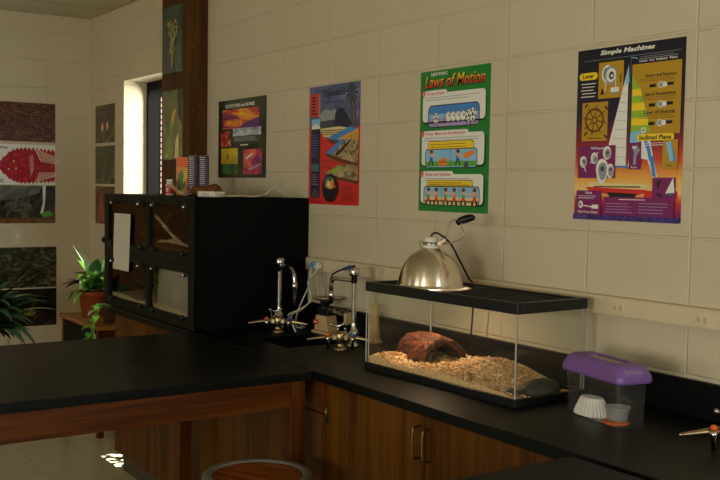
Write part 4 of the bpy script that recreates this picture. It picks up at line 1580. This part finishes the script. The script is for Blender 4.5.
s.rrect(.02, .195, .205, .243, k_yel, .03); s.text('Lever', .055, .203, .17, .232, k_k, .03)
for i in range(5):
    s.line(.04 + .01 * (i % 2), .268 + i * .021, .19 - .012 * (i % 3), .268 + i * .021, .003, k_w)
s.part('pulley_panel')
s.rect(.215, .135, .455, .372, k_oc)
s.disc(.30, .215, .055, k_w, 20, 1.4); s.disc(.30, .215, .04, k_dg, 20, 1.4); s.disc(.33, .225, .062, k_g, 20, 1.3); s.disc(.335, .225, .045, k_w, 20, 1.3); s.disc(.34, .228, .026, k_dg, 16, 1.3); s.disc(.345, .23, .012, k_w)
s.line(.375, .20, .385, .31, .003, k_w); s.line(.29, .25, .28, .33, .003, k_w); s.rect(.335, .305, .415, .342, k_w); s.rect(.335, .335, .415, .345, k_g)
s.poly([(.255, .30), (.275, .345), (.235, .345)], k_k); s.line(.43, .22, .43, .28, .004, k_k)
s.part('wheel_panel')
s.rect(.06, .392, .315, .625, k_oc)
cu, cv = .185, .50
for r_, m_ in ((.095, k_br), (.078, k_oc), (.03, k_br), (.018, k_oc)):
    s.disc(cu, cv, r_, m_, 26)
for k in range(8):
    a = k * PI / 4 + .2
    q = s.w / s.h
    s.line(cu + .02 * math.cos(a), cv + .02 * q * math.sin(a), cu + .118 * math.cos(a), cv + .118 * q * math.sin(a), .0045, k_br)
for a, b_ in ((.085, .42), (.285, .42), (.085, .59), (.285, .59)):
    s.line(a, b_, a + .03, b_ + (.02 if a > .2 else -.02), .006, k_k)
s.lines(.12, .60, .27, .618, 1, k_br, .003)
s.part('sailboat')
s.poly([(.505, .17), (.50, .772), (.315, .772), (.33, .66)], k_w)
for i in range(9):
    v = .30 + i * .052
    s.line(.505 - (v - .17) * .31, v, .50, v + .008, .0012, k_g)
s.poly([(.505, .17), (.515, .28), (.47, .30)], k_lb)
s.line(.525, .115, .52, .785, .006, k_dg); s.line(.525, .12, .585, .135, .004, k_lb)
s.poly([(.53, .74), (.62, .70), (.62, .772), (.52, .775)], k_w); s.line(.33, .772, .52, .776, .006, k_blue)
s.poly([(.12, .855), (.70, .868), (.70, .882), (.60, .90), (.34, .895), (.14, .872)], k_red)
s.poly([(.12, .855), (.16, .835), (.70, .842), (.70, .868)], k_cr); s.lines(.2, .845, .66, .862, 1, k_br, .004, .05)
s.rect(.68, .872, .97, .915, k_red)
s.poly([(.33, .882), (.62, .89), (.58, .915), (.36, .91)], k_k)
s.poly([(.655, .575), (.70, .575), (.795, .825), (.775, .84), (.70, .74), (.62, .73)], k_w)
for i in range(3):
    t = .62 + i * .07
    s.poly([(.648 + i * .035, t - .03), (.672 + i * .04, t - .045), (.712 + i * .035, t + .06), (.68 + i * .035, t + .055)], k_blue)
s.part('inclined_plane_panel')
s.rect(.54, .175, .975, .60, k_oc)
s.poly([(.54, .24), (.545, .33), (.62, .33)], k_lg)
for i, m_ in enumerate((k_yel, k_lg, k_yel, k_lg, k_yel, k_lg)):
    v = .33 + i * .043
    s.poly([(.545, v), (.62 + i * .017, v), (.637 + i * .017, v + .043), (.545, v + .043)], m_)
s.poly([(.54, .585), (.60, .575), (.70, .61), (.60, .65), (.535, .65)], k_lb)
for v, lab in ((.255, 'Action and Reaction'), (.37, 'Law of Acceleration'), (.475, 'Law of Inertia')):
    s.text(lab, .66, v - .012, .93, v + .010, k_k, .02)
    s.disc(.80, v + .062, .026, k_w); s.disc(.80, v + .062, .02, k_g)
    s.line(.70, v + .064, .755, v + .064, .010, k_k); s.line(.85, v + .06, .91, v + .06, .010, k_k); s.disc(.835, v + .062, .02, k_w)
    s.lines(.62, v + .013, .95, v + .038, 2, k_br, .0014, .2)
s.disc(.66, .575, .022, k_w); s.disc(.66, .575, .012, k_g)
s.rrect(.60, .597, .93, .637, k_yel, .025); s.text('Inclined Plane', .625, .603, .905, .631, k_k, .03)
s.lines(.6, .645, .95, .668, 2, k_w, .0018, .2)
s.part('gear_panel')
s.rect(.035, .655, .405, .822, k_pur); s.text('Wheel', .16, .662, .29, .677, k_w, .01)
for u, v, r_ in ((.09, .745, .035), (.20, .725, .035), (.325, .697, .04), (.28, .785, .06), (.36, .79, .035)):
    s.disc(u, v, r_, k_w, 18, 1.2); s.disc(u + .006, v + .004, r_ * .72, k_g, 18, 1.2); s.disc(u + .004, v, r_ * .34, k_dg, 12)
s.line(.06, .72, .12, .80, .003, k_w); s.line(.16, .755, .24, .69, .003, k_w)
s.part('screw_panel')
s.rect(.535, .645, .645, .79, k_pur); s.poly([(.56, .665), (.61, .66), (.635, .69), (.605, .715), (.60, .765), (.575, .765), (.58, .70)], k_g); s.line(.565, .67, .60, .675, .006, k_w); s.text('Screw', .555, .772, .61, .784, k_w, .01)
s.part('wedge_panel')
s.rect(.835, .635, .965, .79, k_oc); s.poly([(.86, .65), (.905, .645), (.95, .745), (.90, .75)], k_lb); s.poly([(.905, .645), (.95, .745), (.935, .755)], k_blue); s.text('Wedge', .86, .765, .92, .779, k_k, .01)
s.rect(.755, .82, .955, .94, k_pur); s.poly([(.87, .885), (.935, .82), (.95, .88), (.92, .90)], k_w); s.poly([(.87, .885), (.95, .88), (.92, .90)], k_teal); s.poly([(.79, .835), (.84, .825), (.80, .865)], k_k); s.line(.80, .89, .84, .90, .008, k_k)
s.part('text_boxes')
s.warp = remap((.845, .832), (.885, .868), (.975, .975))
s.rect(.03, .845, .28, .975, k_pur); s.text('Work', .12, .852, .19, .868, k_w, .02); s.lines(.05, .876, .26, .898, 2, k_w, .0016)
s.disc(.075, .925, .024, k_w); s.disc(.068, .925, .015, k_g); s.rect(.19, .925, .255, .945, k_w); s.line(.10, .93, .19, .936, .003, k_w); s.text('Work = Force x Distance', .05, .955, .25, .968, k_w, .015)
s.rect(.31, .885, .945, .975, k_pur); s.lines(.45, .892, .72, .90, 1, k_w, .002, .1); s.lines(.33, .91, .60, .965, 4, k_lav, .0013); s.lines(.64, .905, .92, .965, 4, k_lav, .0013)
s.part('print')
s.rect(0, .975, 1, 1, photo('print_dark_water', [(.35, C(40, 26, 80)), (.6, C(70, 50, 130)), (.8, C(120, 110, 180))], 60, .5))
s.done()

# -- tsunami poster
m_wave = photo('print_wave_sky', [(.3, C(58, 66, 104)), (.5, C(84, 94, 136)), (.7, C(120, 130, 164))], 9, .8, (1, 1, 2), 6)
m_slab1 = photo('print_strata', [(.35, C(96, 80, 50)), (.5, C(150, 132, 92)), (.65, C(196, 178, 130))], 26, 1.4)
s = Sheet('science_poster', 'red and blue poster headed Tsunami with palms and block diagrams', 'poster', (-2.192, -.0001, 1.474), 0, .434, .552, k_red, G1)
s.part('scene_picture')
s.poly([(0, 0), (1, 0), (1, .36), (.55, .40), (.3, .38), (0, .34)][::-1], m_wave)
s.poly([(.22, .235), (.34, .19), (.44, .215), (.53, .20), (.56, .27), (.50, .34), (.25, .33)], k_g)
s.poly([(.2, .30), (.5, .29), (.62, .36), (.2, .37)], k_dg)
s.poly([(.50, .34), (.53, .24), (.60, .195), (.68, .20), (.80, .29), (.88, .34), (.70, .37)], k_navy)
s.poly([(.20, .36), (.62, .35), (.8, .37), (.60, .44), (.3, .43)], k_cr)
s.lines(.24, .37, .7, .42, 3, k_br, .004)
for u, vt, h_ in ((.84, .09, .24), (.90, .14, .2)):
    s.poly([(u - .012, vt), (u + .012, vt), (u + .03, vt + h_), (u, vt + h_)], k_br)
for k in range(11):
    a = k * 2 * PI / 11
    s.poly([(.84, .085), (.84 + .09 * math.cos(a + .15), .085 + .075 * math.sin(a + .15)), (.84 + .125 * math.cos(a), .10 + .095 * math.sin(a)), (.84 + .09 * math.cos(a - .15), .085 + .075 * math.sin(a - .15))], pm('palm_green', 24, 44, 30) if k == 0 else bpy.data.materials['print_palm_green'])
s.part('title')
s.text('Tsunami', .26, .035, .72, .095, k_navy, .03)
s.lines(.3, .135, .7, .155, 1, k_navy, .004, .1)
s.lines(.30, .165, .68, .21, 3, k_dg, .002)
s.part('side_column')
s.rect(.02, .06, .20, .255, k_red); s.lines(.05, .08, .17, .24, 6, k_k, .007, .4); s.rect(.20, .06, .225, .30, k_g)
s.rect(.05, .27, .235, .95, k_navy); s.rect(.055, .275, .23, .36, k_lb); s.poly([(.055, .33), (.14, .315), (.23, .34), (.23, .36), (.055, .36)], k_w)
s.lines(.07, .40, .21, .60, 9, k_blue, .0026, .4); s.rect(.06, .66, .22, .72, k_teal); s.lines(.07, .74, .21, .84, 5, k_g, .0026, .4); s.poly([(.06, .93), (.14, .86), (.22, .90), (.22, .945), (.06, .945)], k_dg)
s.part('block_diagram#1')
s.poly([(.36, .445), (.80, .36), (.98, .38), (.98, .50), (.62, .47), (.45, .475)], k_blue); s.poly([(.60, .45), (.98, .375), (.98, .515), (.70, .50)], k_gold); s.poly([(.36, .445), (.62, .47), (.98, .50), (.98, .535), (.45, .485)], k_br)
for i in range(5):
    s.line(.74 + .05 * i, .44 - .008 * i, .78 + .045 * i, .49 - .006 * i, .004, k_dg)
s.part('block_diagram#2')
s.poly([(.36, .565), (.66, .455), (.98, .47), (.98, .66), (.55, .60)], m_slab1); s.poly([(.36, .565), (.66, .455), (.74, .46), (.46, .585)], k_blue); s.poly([(.54, .58), (.82, .465), (.86, .467), (.60, .59)], k_k)
s.poly([(.36, .565), (.55, .60), (.98, .66), (.98, .685), (.56, .635), (.36, .59)], k_br)
s.part('block_diagram#3')
s.poly([(.32, .735), (.62, .665), (.98, .67), (.98, .80), (.60, .765)], m_slab1); s.poly([(.32, .735), (.60, .765), (.98, .80), (.98, .825), (.6, .79)], k_br); s.poly([(.42, .72), (.62, .68), (.68, .69), (.52, .735)], k_lg)
s.lines(.67, .84, .95, .97, 9, k_br, .0026, .3); s.lines(.27, .62, .5, .70, 3, k_br, .0026, .4)
s.part('oval_picture')
s.disc(.455, .86, .165, k_k, 28, .92); s.disc(.455, .857, .15, pm('oval_dark', 28, 24, 34), 28, .90)
s.disc(.43, .81, .10, k_teal, 16, .6); s.poly([(.36, .85), (.40, .79), (.46, .81), (.5, .78), (.56, .85), (.46, .87)], k_gold); s.poly([(.40, .84), (.43, .80), (.45, .85)], k_w); s.poly([(.50, .85), (.52, .80), (.55, .85)], k_red)
s.lines(.07, .96, .24, .985, 2, k_br, .002)
s.done()

# -- ecosystems poster
m_dkg = photo('print_forest', [(.35, C(10, 16, 12)), (.55, C(24, 36, 22)), (.75, C(52, 78, 36))], 7, 1.0, rough=.3)
s = Sheet('science_poster', 'small dark landscape poster headed Ecosystems and Biomes next to the brown pillar', 'poster', (-3.182, -.0001, 1.598), 0, .56, .424, m_dkg, G1)
s.part('title'); s.text('ECOSYSTEMS and BIOMES', .16, .055, .77, .10, k_w, .03)
s.part('sunset_picture'); m_sun = photo('print_sunset', [(.32, C(92, 34, 92)), (.44, C(196, 60, 60)), (.56, C(244, 150, 40)), (.7, C(255, 216, 80))], 5, 1.2, (1, 1, 3.2))
s.rect(.09, .125, .86, .37, m_sun); s.lines(.11, .135, .44, .155, 1, k_red, .006, .1); s.poly([(.42, .37), (.60, .30), (.86, .25), (.86, .37)], pm('violet', 96, 40, 120))
s.part('red_picture'); s.rect(.04, .40, .28, .60, photo('print_red_flowers', [(.4, C(90, 24, 20)), (.55, C(190, 56, 40)), (.7, C(236, 150, 110))], 30))
s.part('savanna_picture'); s.rect(.32, .37, .90, .475, photo('print_clouds', [(.35, C(120, 138, 160)), (.6, C(210, 216, 216))], 10, .5, (1, 1, 3))); s.rect(.32, .47, .90, .56, pm('treeline', 52, 60, 40)); s.lines(.34, .48, .88, .54, 3, k_g, .004, .2); s.line(.48, .585, .64, .585, .006, k_w)
s.part('desert_picture'); s.rect(.07, .62, .43, .825, photo('print_yellow', [(.35, C(190, 160, 20)), (.65, C(236, 206, 40))], 6)); s.poly([(.20, .70), (.225, .69), (.23, .74), (.215, .77), (.20, .75)], k_k)
s.part('grass_picture'); s.rect(.07, .83, .43, .955, photo('print_grass', [(.35, C(20, 70, 26)), (.65, C(56, 140, 50))], 14))
s.part('coral_picture'); m_cor = photo('print_coral', [(.36, C(122, 40, 120)), (.5, C(214, 52, 70)), (.66, C(240, 120, 96))], 12, 1.4); s.rect(.55, .645, .92, .955, m_cor)
s.line(.6, .76, .74, .70, .012, k_w); s.line(.66, .90, .9, .83, .010, k_lav)
s.done()

# -- natural history pictures on the far wall
def ps(name, st, sc=9, di=1.6, stretch=(1, 1, 1)):
    return photo('print_' + name, st, sc, di, stretch, 7, .22)


G2 = 'nature posters on the far wall'
W2 = .425
fx = X0 + .0001
s = Sheet('nature_poster', 'far-wall poster of tangled brown branches, topmost of its column', 'poster', (fx, -.683, 1.846), PI / 2, W2, .28, ps('branches', [(.3, C(36, 20, 12)), (.48, C(84, 48, 32)), (.62, C(120, 78, 56)), (.8, C(176, 140, 116))], 13, 4.0, (1, 1, 2.2)), G2)
s.part('twigs')
rp = random.Random(5)
for i in range(16):
    u, v = rp.uniform(0, .8), rp.uniform(.05, .9)
    s.line(u, v, min(.99, u + rp.uniform(.1, .3)), min(.97, max(.03, v + rp.uniform(-.3, .3))), .003, rp.choice((k_br, k_br, k_dg)))
s.done()
s = Sheet('nature_poster', 'far-wall poster of a spiky red scaled animal head on white', 'poster', (fx, -.683, 1.537), PI / 2, W2, .288, k_w, G2)
s.part('title'); s.text('REPTILE', .03, .06, .20, .12, k_k, .03); s.lines(.03, .86, .16, .96, 5, k_dg, .003)
s.part('animal_picture')
m_scale = ps('red_scales', [(.35, C(120, 10, 26)), (.55, C(186, 20, 40)), (.75, C(224, 60, 60))], 40, .6)
def half(u):
    return .40 * math.sin(min(1, (u - .02) / .42) * PI / 2) ** .7 * (1 if u < .5 else 1 - .25 * (u - .5))


top, bot = [(.02, .53)], []
for i in range(15):
    u = .06 + i * .066
    top += [(u, .53 - half(u)), (u + .038, .53 - half(u) - (.075 if i > 1 else .02))]
    bot += [(u, .53 + half(u)), (u + .038, .53 + half(u) + (.06 if i > 1 else .02))]
s.poly(top + [(.995, .53 - half(1)), (.995, .53 + half(1))] + bot[::-1], m_scale)
for i in range(9):
    u = .66 + i * .04
    s.line(u, .10 + .02 * i, u + .10, .42 + .01 * i, .006, k_cr if i % 2 else k_w)
    s.line(u, .95 - .02 * i, u + .08, .68, .006, k_w if i % 2 else k_cr)
s.poly([(.56, .30), (.62, .24), (.64, .60), (.58, .82)][::-1], pm('pink_sheen', 206, 120, 120))
for u, v in ((.30, .42), (.22, .62), (.34, .60)):
    s.disc(u, v, .018, k_gold)
s.disc(.16, .46, .02, k_k)
s.done()
s = Sheet('nature_poster', 'far-wall poster of a grey spiny lizard on rocks above the wall plate', 'poster', (fx, -.683, 1.258), PI / 2, W2, .272, ps('dark_ground', [(.35, C(24, 22, 18)), (.55, C(64, 54, 40)), (.75, C(110, 96, 70))], 8, 1.4), G2)
s.part('animal_picture')
s.poly([(.0, .0), (.78, .0), (.72, .20), (.4, .34), (.0, .42)][::-1], ps('pale_rock', [(.35, C(84, 86, 78)), (.7, C(132, 132, 120))], 7))
s.poly([(.12, .58), (.22, .40), (.36, .34), (.56, .46), (.66, .62), (.56, .70), (.30, .68)], ps('lizard_grey', [(.35, C(44, 44, 36)), (.7, C(110, 108, 94))], 40, .5))
for u, v in ((.18, .50), (.27, .38), (.36, .33), (.46, .38), (.55, .44)):
    s.poly([(u - .02, v), (u - .005, v - .12), (u + .025, v - .01)], k_dg)
s.line(.22, .66, .18, .82, .010, k_dg); s.line(.50, .68, .54, .84, .010, k_dg)
s.poly([(.78, .0), (.84, .0), (.82, .5), (.79, .72), (.74, .74), (.79, .45)][::-1], k_w); s.poly([(.74, .74), (.9, .66), (.96, .78), (.8, .84)], k_grn2)
s.rect(0, .87, 1, 1, ps('brown_ground', [(.35, C(84, 54, 28)), (.7, C(132, 92, 50))], 12))
s.done()
s = Sheet('nature_poster', 'far-wall poster of dark stream stones below the wall plate', 'poster', (fx, -.675, .790), PI / 2, W2, .295, ps('stream', [(.3, C(14, 18, 14)), (.48, C(44, 48, 30)), (.62, C(92, 84, 56)), (.8, C(150, 140, 110))], 10, 2.2, (1, 1, 1.8)), G2)
s.done()
s = Sheet('nature_poster', 'darkest far-wall poster, black and brown, lowest of its column behind the palm', 'poster', (fx, -.675, .508), PI / 2, W2, .272, ps('dark_brown', [(.35, C(14, 12, 8)), (.6, C(46, 34, 18)), (.8, C(104, 84, 40))], 6, 1.8), G2)
s.part('picture'); s.poly([(.42, .70), (.55, .56), (.66, .60), (.60, .72)], ps('gold_fleck', [(.4, C(120, 100, 40)), (.7, C(180, 160, 90))], 30)); s.done()

# -- three beside the window
G3 = 'small nature posters beside the window'
for z, st, lab, extra in ((1.846, [(.35, C(40, 34, 20)), (.55, C(92, 78, 46)), (.75, C(140, 120, 80))], 'brownish mottled poster beside the window, top of three', 1), (1.551, [(.35, C(44, 50, 28)), (.55, C(80, 86, 48)), (.75, C(120, 120, 76))], 'olive green mottled poster beside the window, middle of three', 2), (1.262, [(.35, C(60, 44, 24)), (.55, C(112, 62, 40)), (.75, C(150, 120, 70))], 'poster with a red plant spike beside the window, bottom of three', 3)):
    s = Sheet('nature_poster', lab, 'poster', (-5.243, -.0001, z), 0, .405, .272, ps('mottled_%d' % extra, st, 9, 1.8), G3)
    s.part('picture')
    if extra == 1:
        s.disc(.36, .58, .05, k_skin, 10, 1.6); s.disc(.62, .56, .05, k_skin, 10, 1.6); s.line(.5, .8, .55, .5, .01, k_br)
    elif extra == 2:
        s.disc(.3, .7, .10, k_dg, 12, .7); s.disc(.32, .45, .08, k_br, 12, .7); s.line(.7, .2, .75, .8, .012, k_br)
    else:
        s.poly([(.18, .98), (.2, .35), (.34, .2), (.42, .5), (.36, .98)], ps('red_spike', [(.35, C(120, 20, 24)), (.65, C(190, 50, 50))], 50))
    s.done()

# -- two tall pictures on the pillar
G4 = 'tall insect pictures on the pillar'
s = Sheet('nature_poster', 'tall dark teal picture of a yellow bud spray, higher of two on the pillar', 'poster', (-3.706, PY - .0001, 2.208), 0, .285, .385, ps('teal_dark', [(.35, C(22, 34, 28)), (.55, C(48, 68, 54)), (.75, C(84, 100, 70))], 7, 1.2), G4)
s.part('bud_spray')
m_bud = pm('bud', 132, 116, 52); m_bud2 = pm('pale_bud', 156, 146, 84)
for i in range(80):
    t = i / 79
    a = rp.uniform(-1, 1)
    s.disc(.50 + a * .26 * (1 - t) ** .7 * (1 if t < .7 else .4), .22 + .70 * t, rp.uniform(.026, .048), rp.choice((m_bud, m_bud2, m_bud)), 7, 1.2)
s.done()
s = Sheet('nature_poster', 'tall picture of a green insect among leaves, lower of two on the pillar', 'poster', (-3.703, PY - .0001, 1.702), 0, .288, .405, ps('leaf_blur', [(.3, C(56, 62, 30)), (.5, C(110, 112, 58)), (.7, C(160, 150, 90))], 5, 1.6, (1, 1, .6)), G4)
s.part('insect_picture')
s.poly([(.12, .98), (.34, .55), (.52, .30), (.60, .32), (.50, .60), (.32, .98)], ps('insect_green', [(.35, C(96, 128, 40)), (.65, C(160, 186, 70))], 9))
s.poly([(.44, .42), (.60, .26), (.66, .30), (.54, .50)], k_gold)
s.poly([(.72, .0), (.98, .0), (.98, .5), (.80, .4)][::-1], pm('deep_shade', 40, 34, 26)); s.poly([(.62, .98), (.66, .72), (.80, .62), (.84, .98)], k_cr)
s.done()
# ---------------------------------------------------------------- light and camera
def area(name, loc, size, sizey, direction, power, col):
    l = bpy.data.lights.new(name, 'AREA')
    l.shape = 'RECTANGLE'
    l.size, l.size_y, l.energy, l.color = size, sizey, power, col
    o = bpy.data.objects.new(name, l)
    o.location = loc
    o.rotation_euler = Vector(direction).to_track_quat('-Z', 'Y').to_euler()
    COL.objects.link(o)
    return o


WARM = (1.0, .93, .77)
COOL = (.84, .93, 1.0)
# daylight just outside each window
for k, (a, b, c, d) in enumerate(REAR):
    area('daylight_rear', ((a + b) / 2, Y1 - .19, (c + d) / 2), b - a, d - c, (0, 1, -.12), (5, 36, 134)[k], (WARM, WARM, (1.0, .96, .86))[k])
area('daylight_side', (X1 + .19, -1.15, 1.6), 1.2, 1.35, (-1, 0, -.1), 34, COOL)
area('daylight_window', (-3.72, 1.38, 1.95), .8, 1.4, (-.62, -.78, -.12), 135, (1.0, .95, .80))

# low sun that finds its way through the window down to the floor
sp = bpy.data.lights.new('sunbeam', 'SPOT')
sp.energy, sp.spot_size, sp.spot_blend, sp.shadow_soft_size, sp.color = 90000, math.radians(1.7), .4, .004, (1, .95, .82)
so = bpy.data.objects.new('sunbeam', sp)
tgt = Vector((-3.35, -.535, 0))
dr = Vector((-.77, .73, 1.9)).normalized()
so.location = tgt + dr * 14
so.rotation_euler = (-dr).to_track_quat('-Z', 'Y').to_euler()
COL.objects.link(so)
sp.use_nodes = True
nt = sp.node_tree
em = nt.nodes['Emission']
tc = nt.nodes.new('ShaderNodeTexCoord')
nz = nt.nodes.new('ShaderNodeTexNoise')
nz.inputs['Scale'].default_value = 330
nz.inputs['Detail'].default_value = 1
nt.links.new(tc.outputs['Normal'], nz.inputs['Vector'])
nt.links.new(ramp(nt, nz.outputs['Fac'], [(.52, (0, 0, 0, 1)), (.57, (1, 1, 1, 1))]), em.inputs['Strength'])

# heat lamp bulb
hl = bpy.data.lights.new('heat_bulb', 'POINT')
hl.energy, hl.color, hl.shadow_soft_size = 9.0, (1, .70, .44), .012
ho = bpy.data.objects.new('heat_bulb', hl)
ho.location = (-.877, -.282, LZ + .03)
COL.objects.link(ho)

w = bpy.data.worlds.new('sky')
S.world = w
w.use_nodes = True
bg = w.node_tree.nodes['Background']
bg.inputs['Color'].default_value = (.80, .88, 1.0, 1)
bg.inputs['Strength'].default_value = 1.1

cam = bpy.data.cameras.new('camera')
cam.sensor_width = 36
cam.lens = 981.92 / 720 * 36
cam.clip_start = .05
co = bpy.data.objects.new('camera', cam)
f = Vector((-.82796212, .55820363, -.05373489))
r = Vector((.55822191, .82953607, .01606865))
u = Vector((-.05354461, .01669176, .99842594))
M = Matrix((( r.x, u.x, -f.x), (r.y, u.y, -f.y), (r.z, u.z, -f.z))).to_4x4()
M.translation = (1.85825, -2.42967, 1.55726)
co.matrix_world = M
COL.objects.link(co)
S.camera = co
S.view_settings.view_transform = 'Standard'
S.view_settings.look = 'None'
S.view_settings.gamma = 1.0
S.view_settings.use_curve_mapping = False
S.view_settings.exposure = .25
S.cycles.max_bounces = 10
S.cycles.transparent_max_bounces = 24
S.cycles.caustics_reflective = False
S.cycles.caustics_refractive = False
S.cycles.sample_clamp_indirect = 4.0
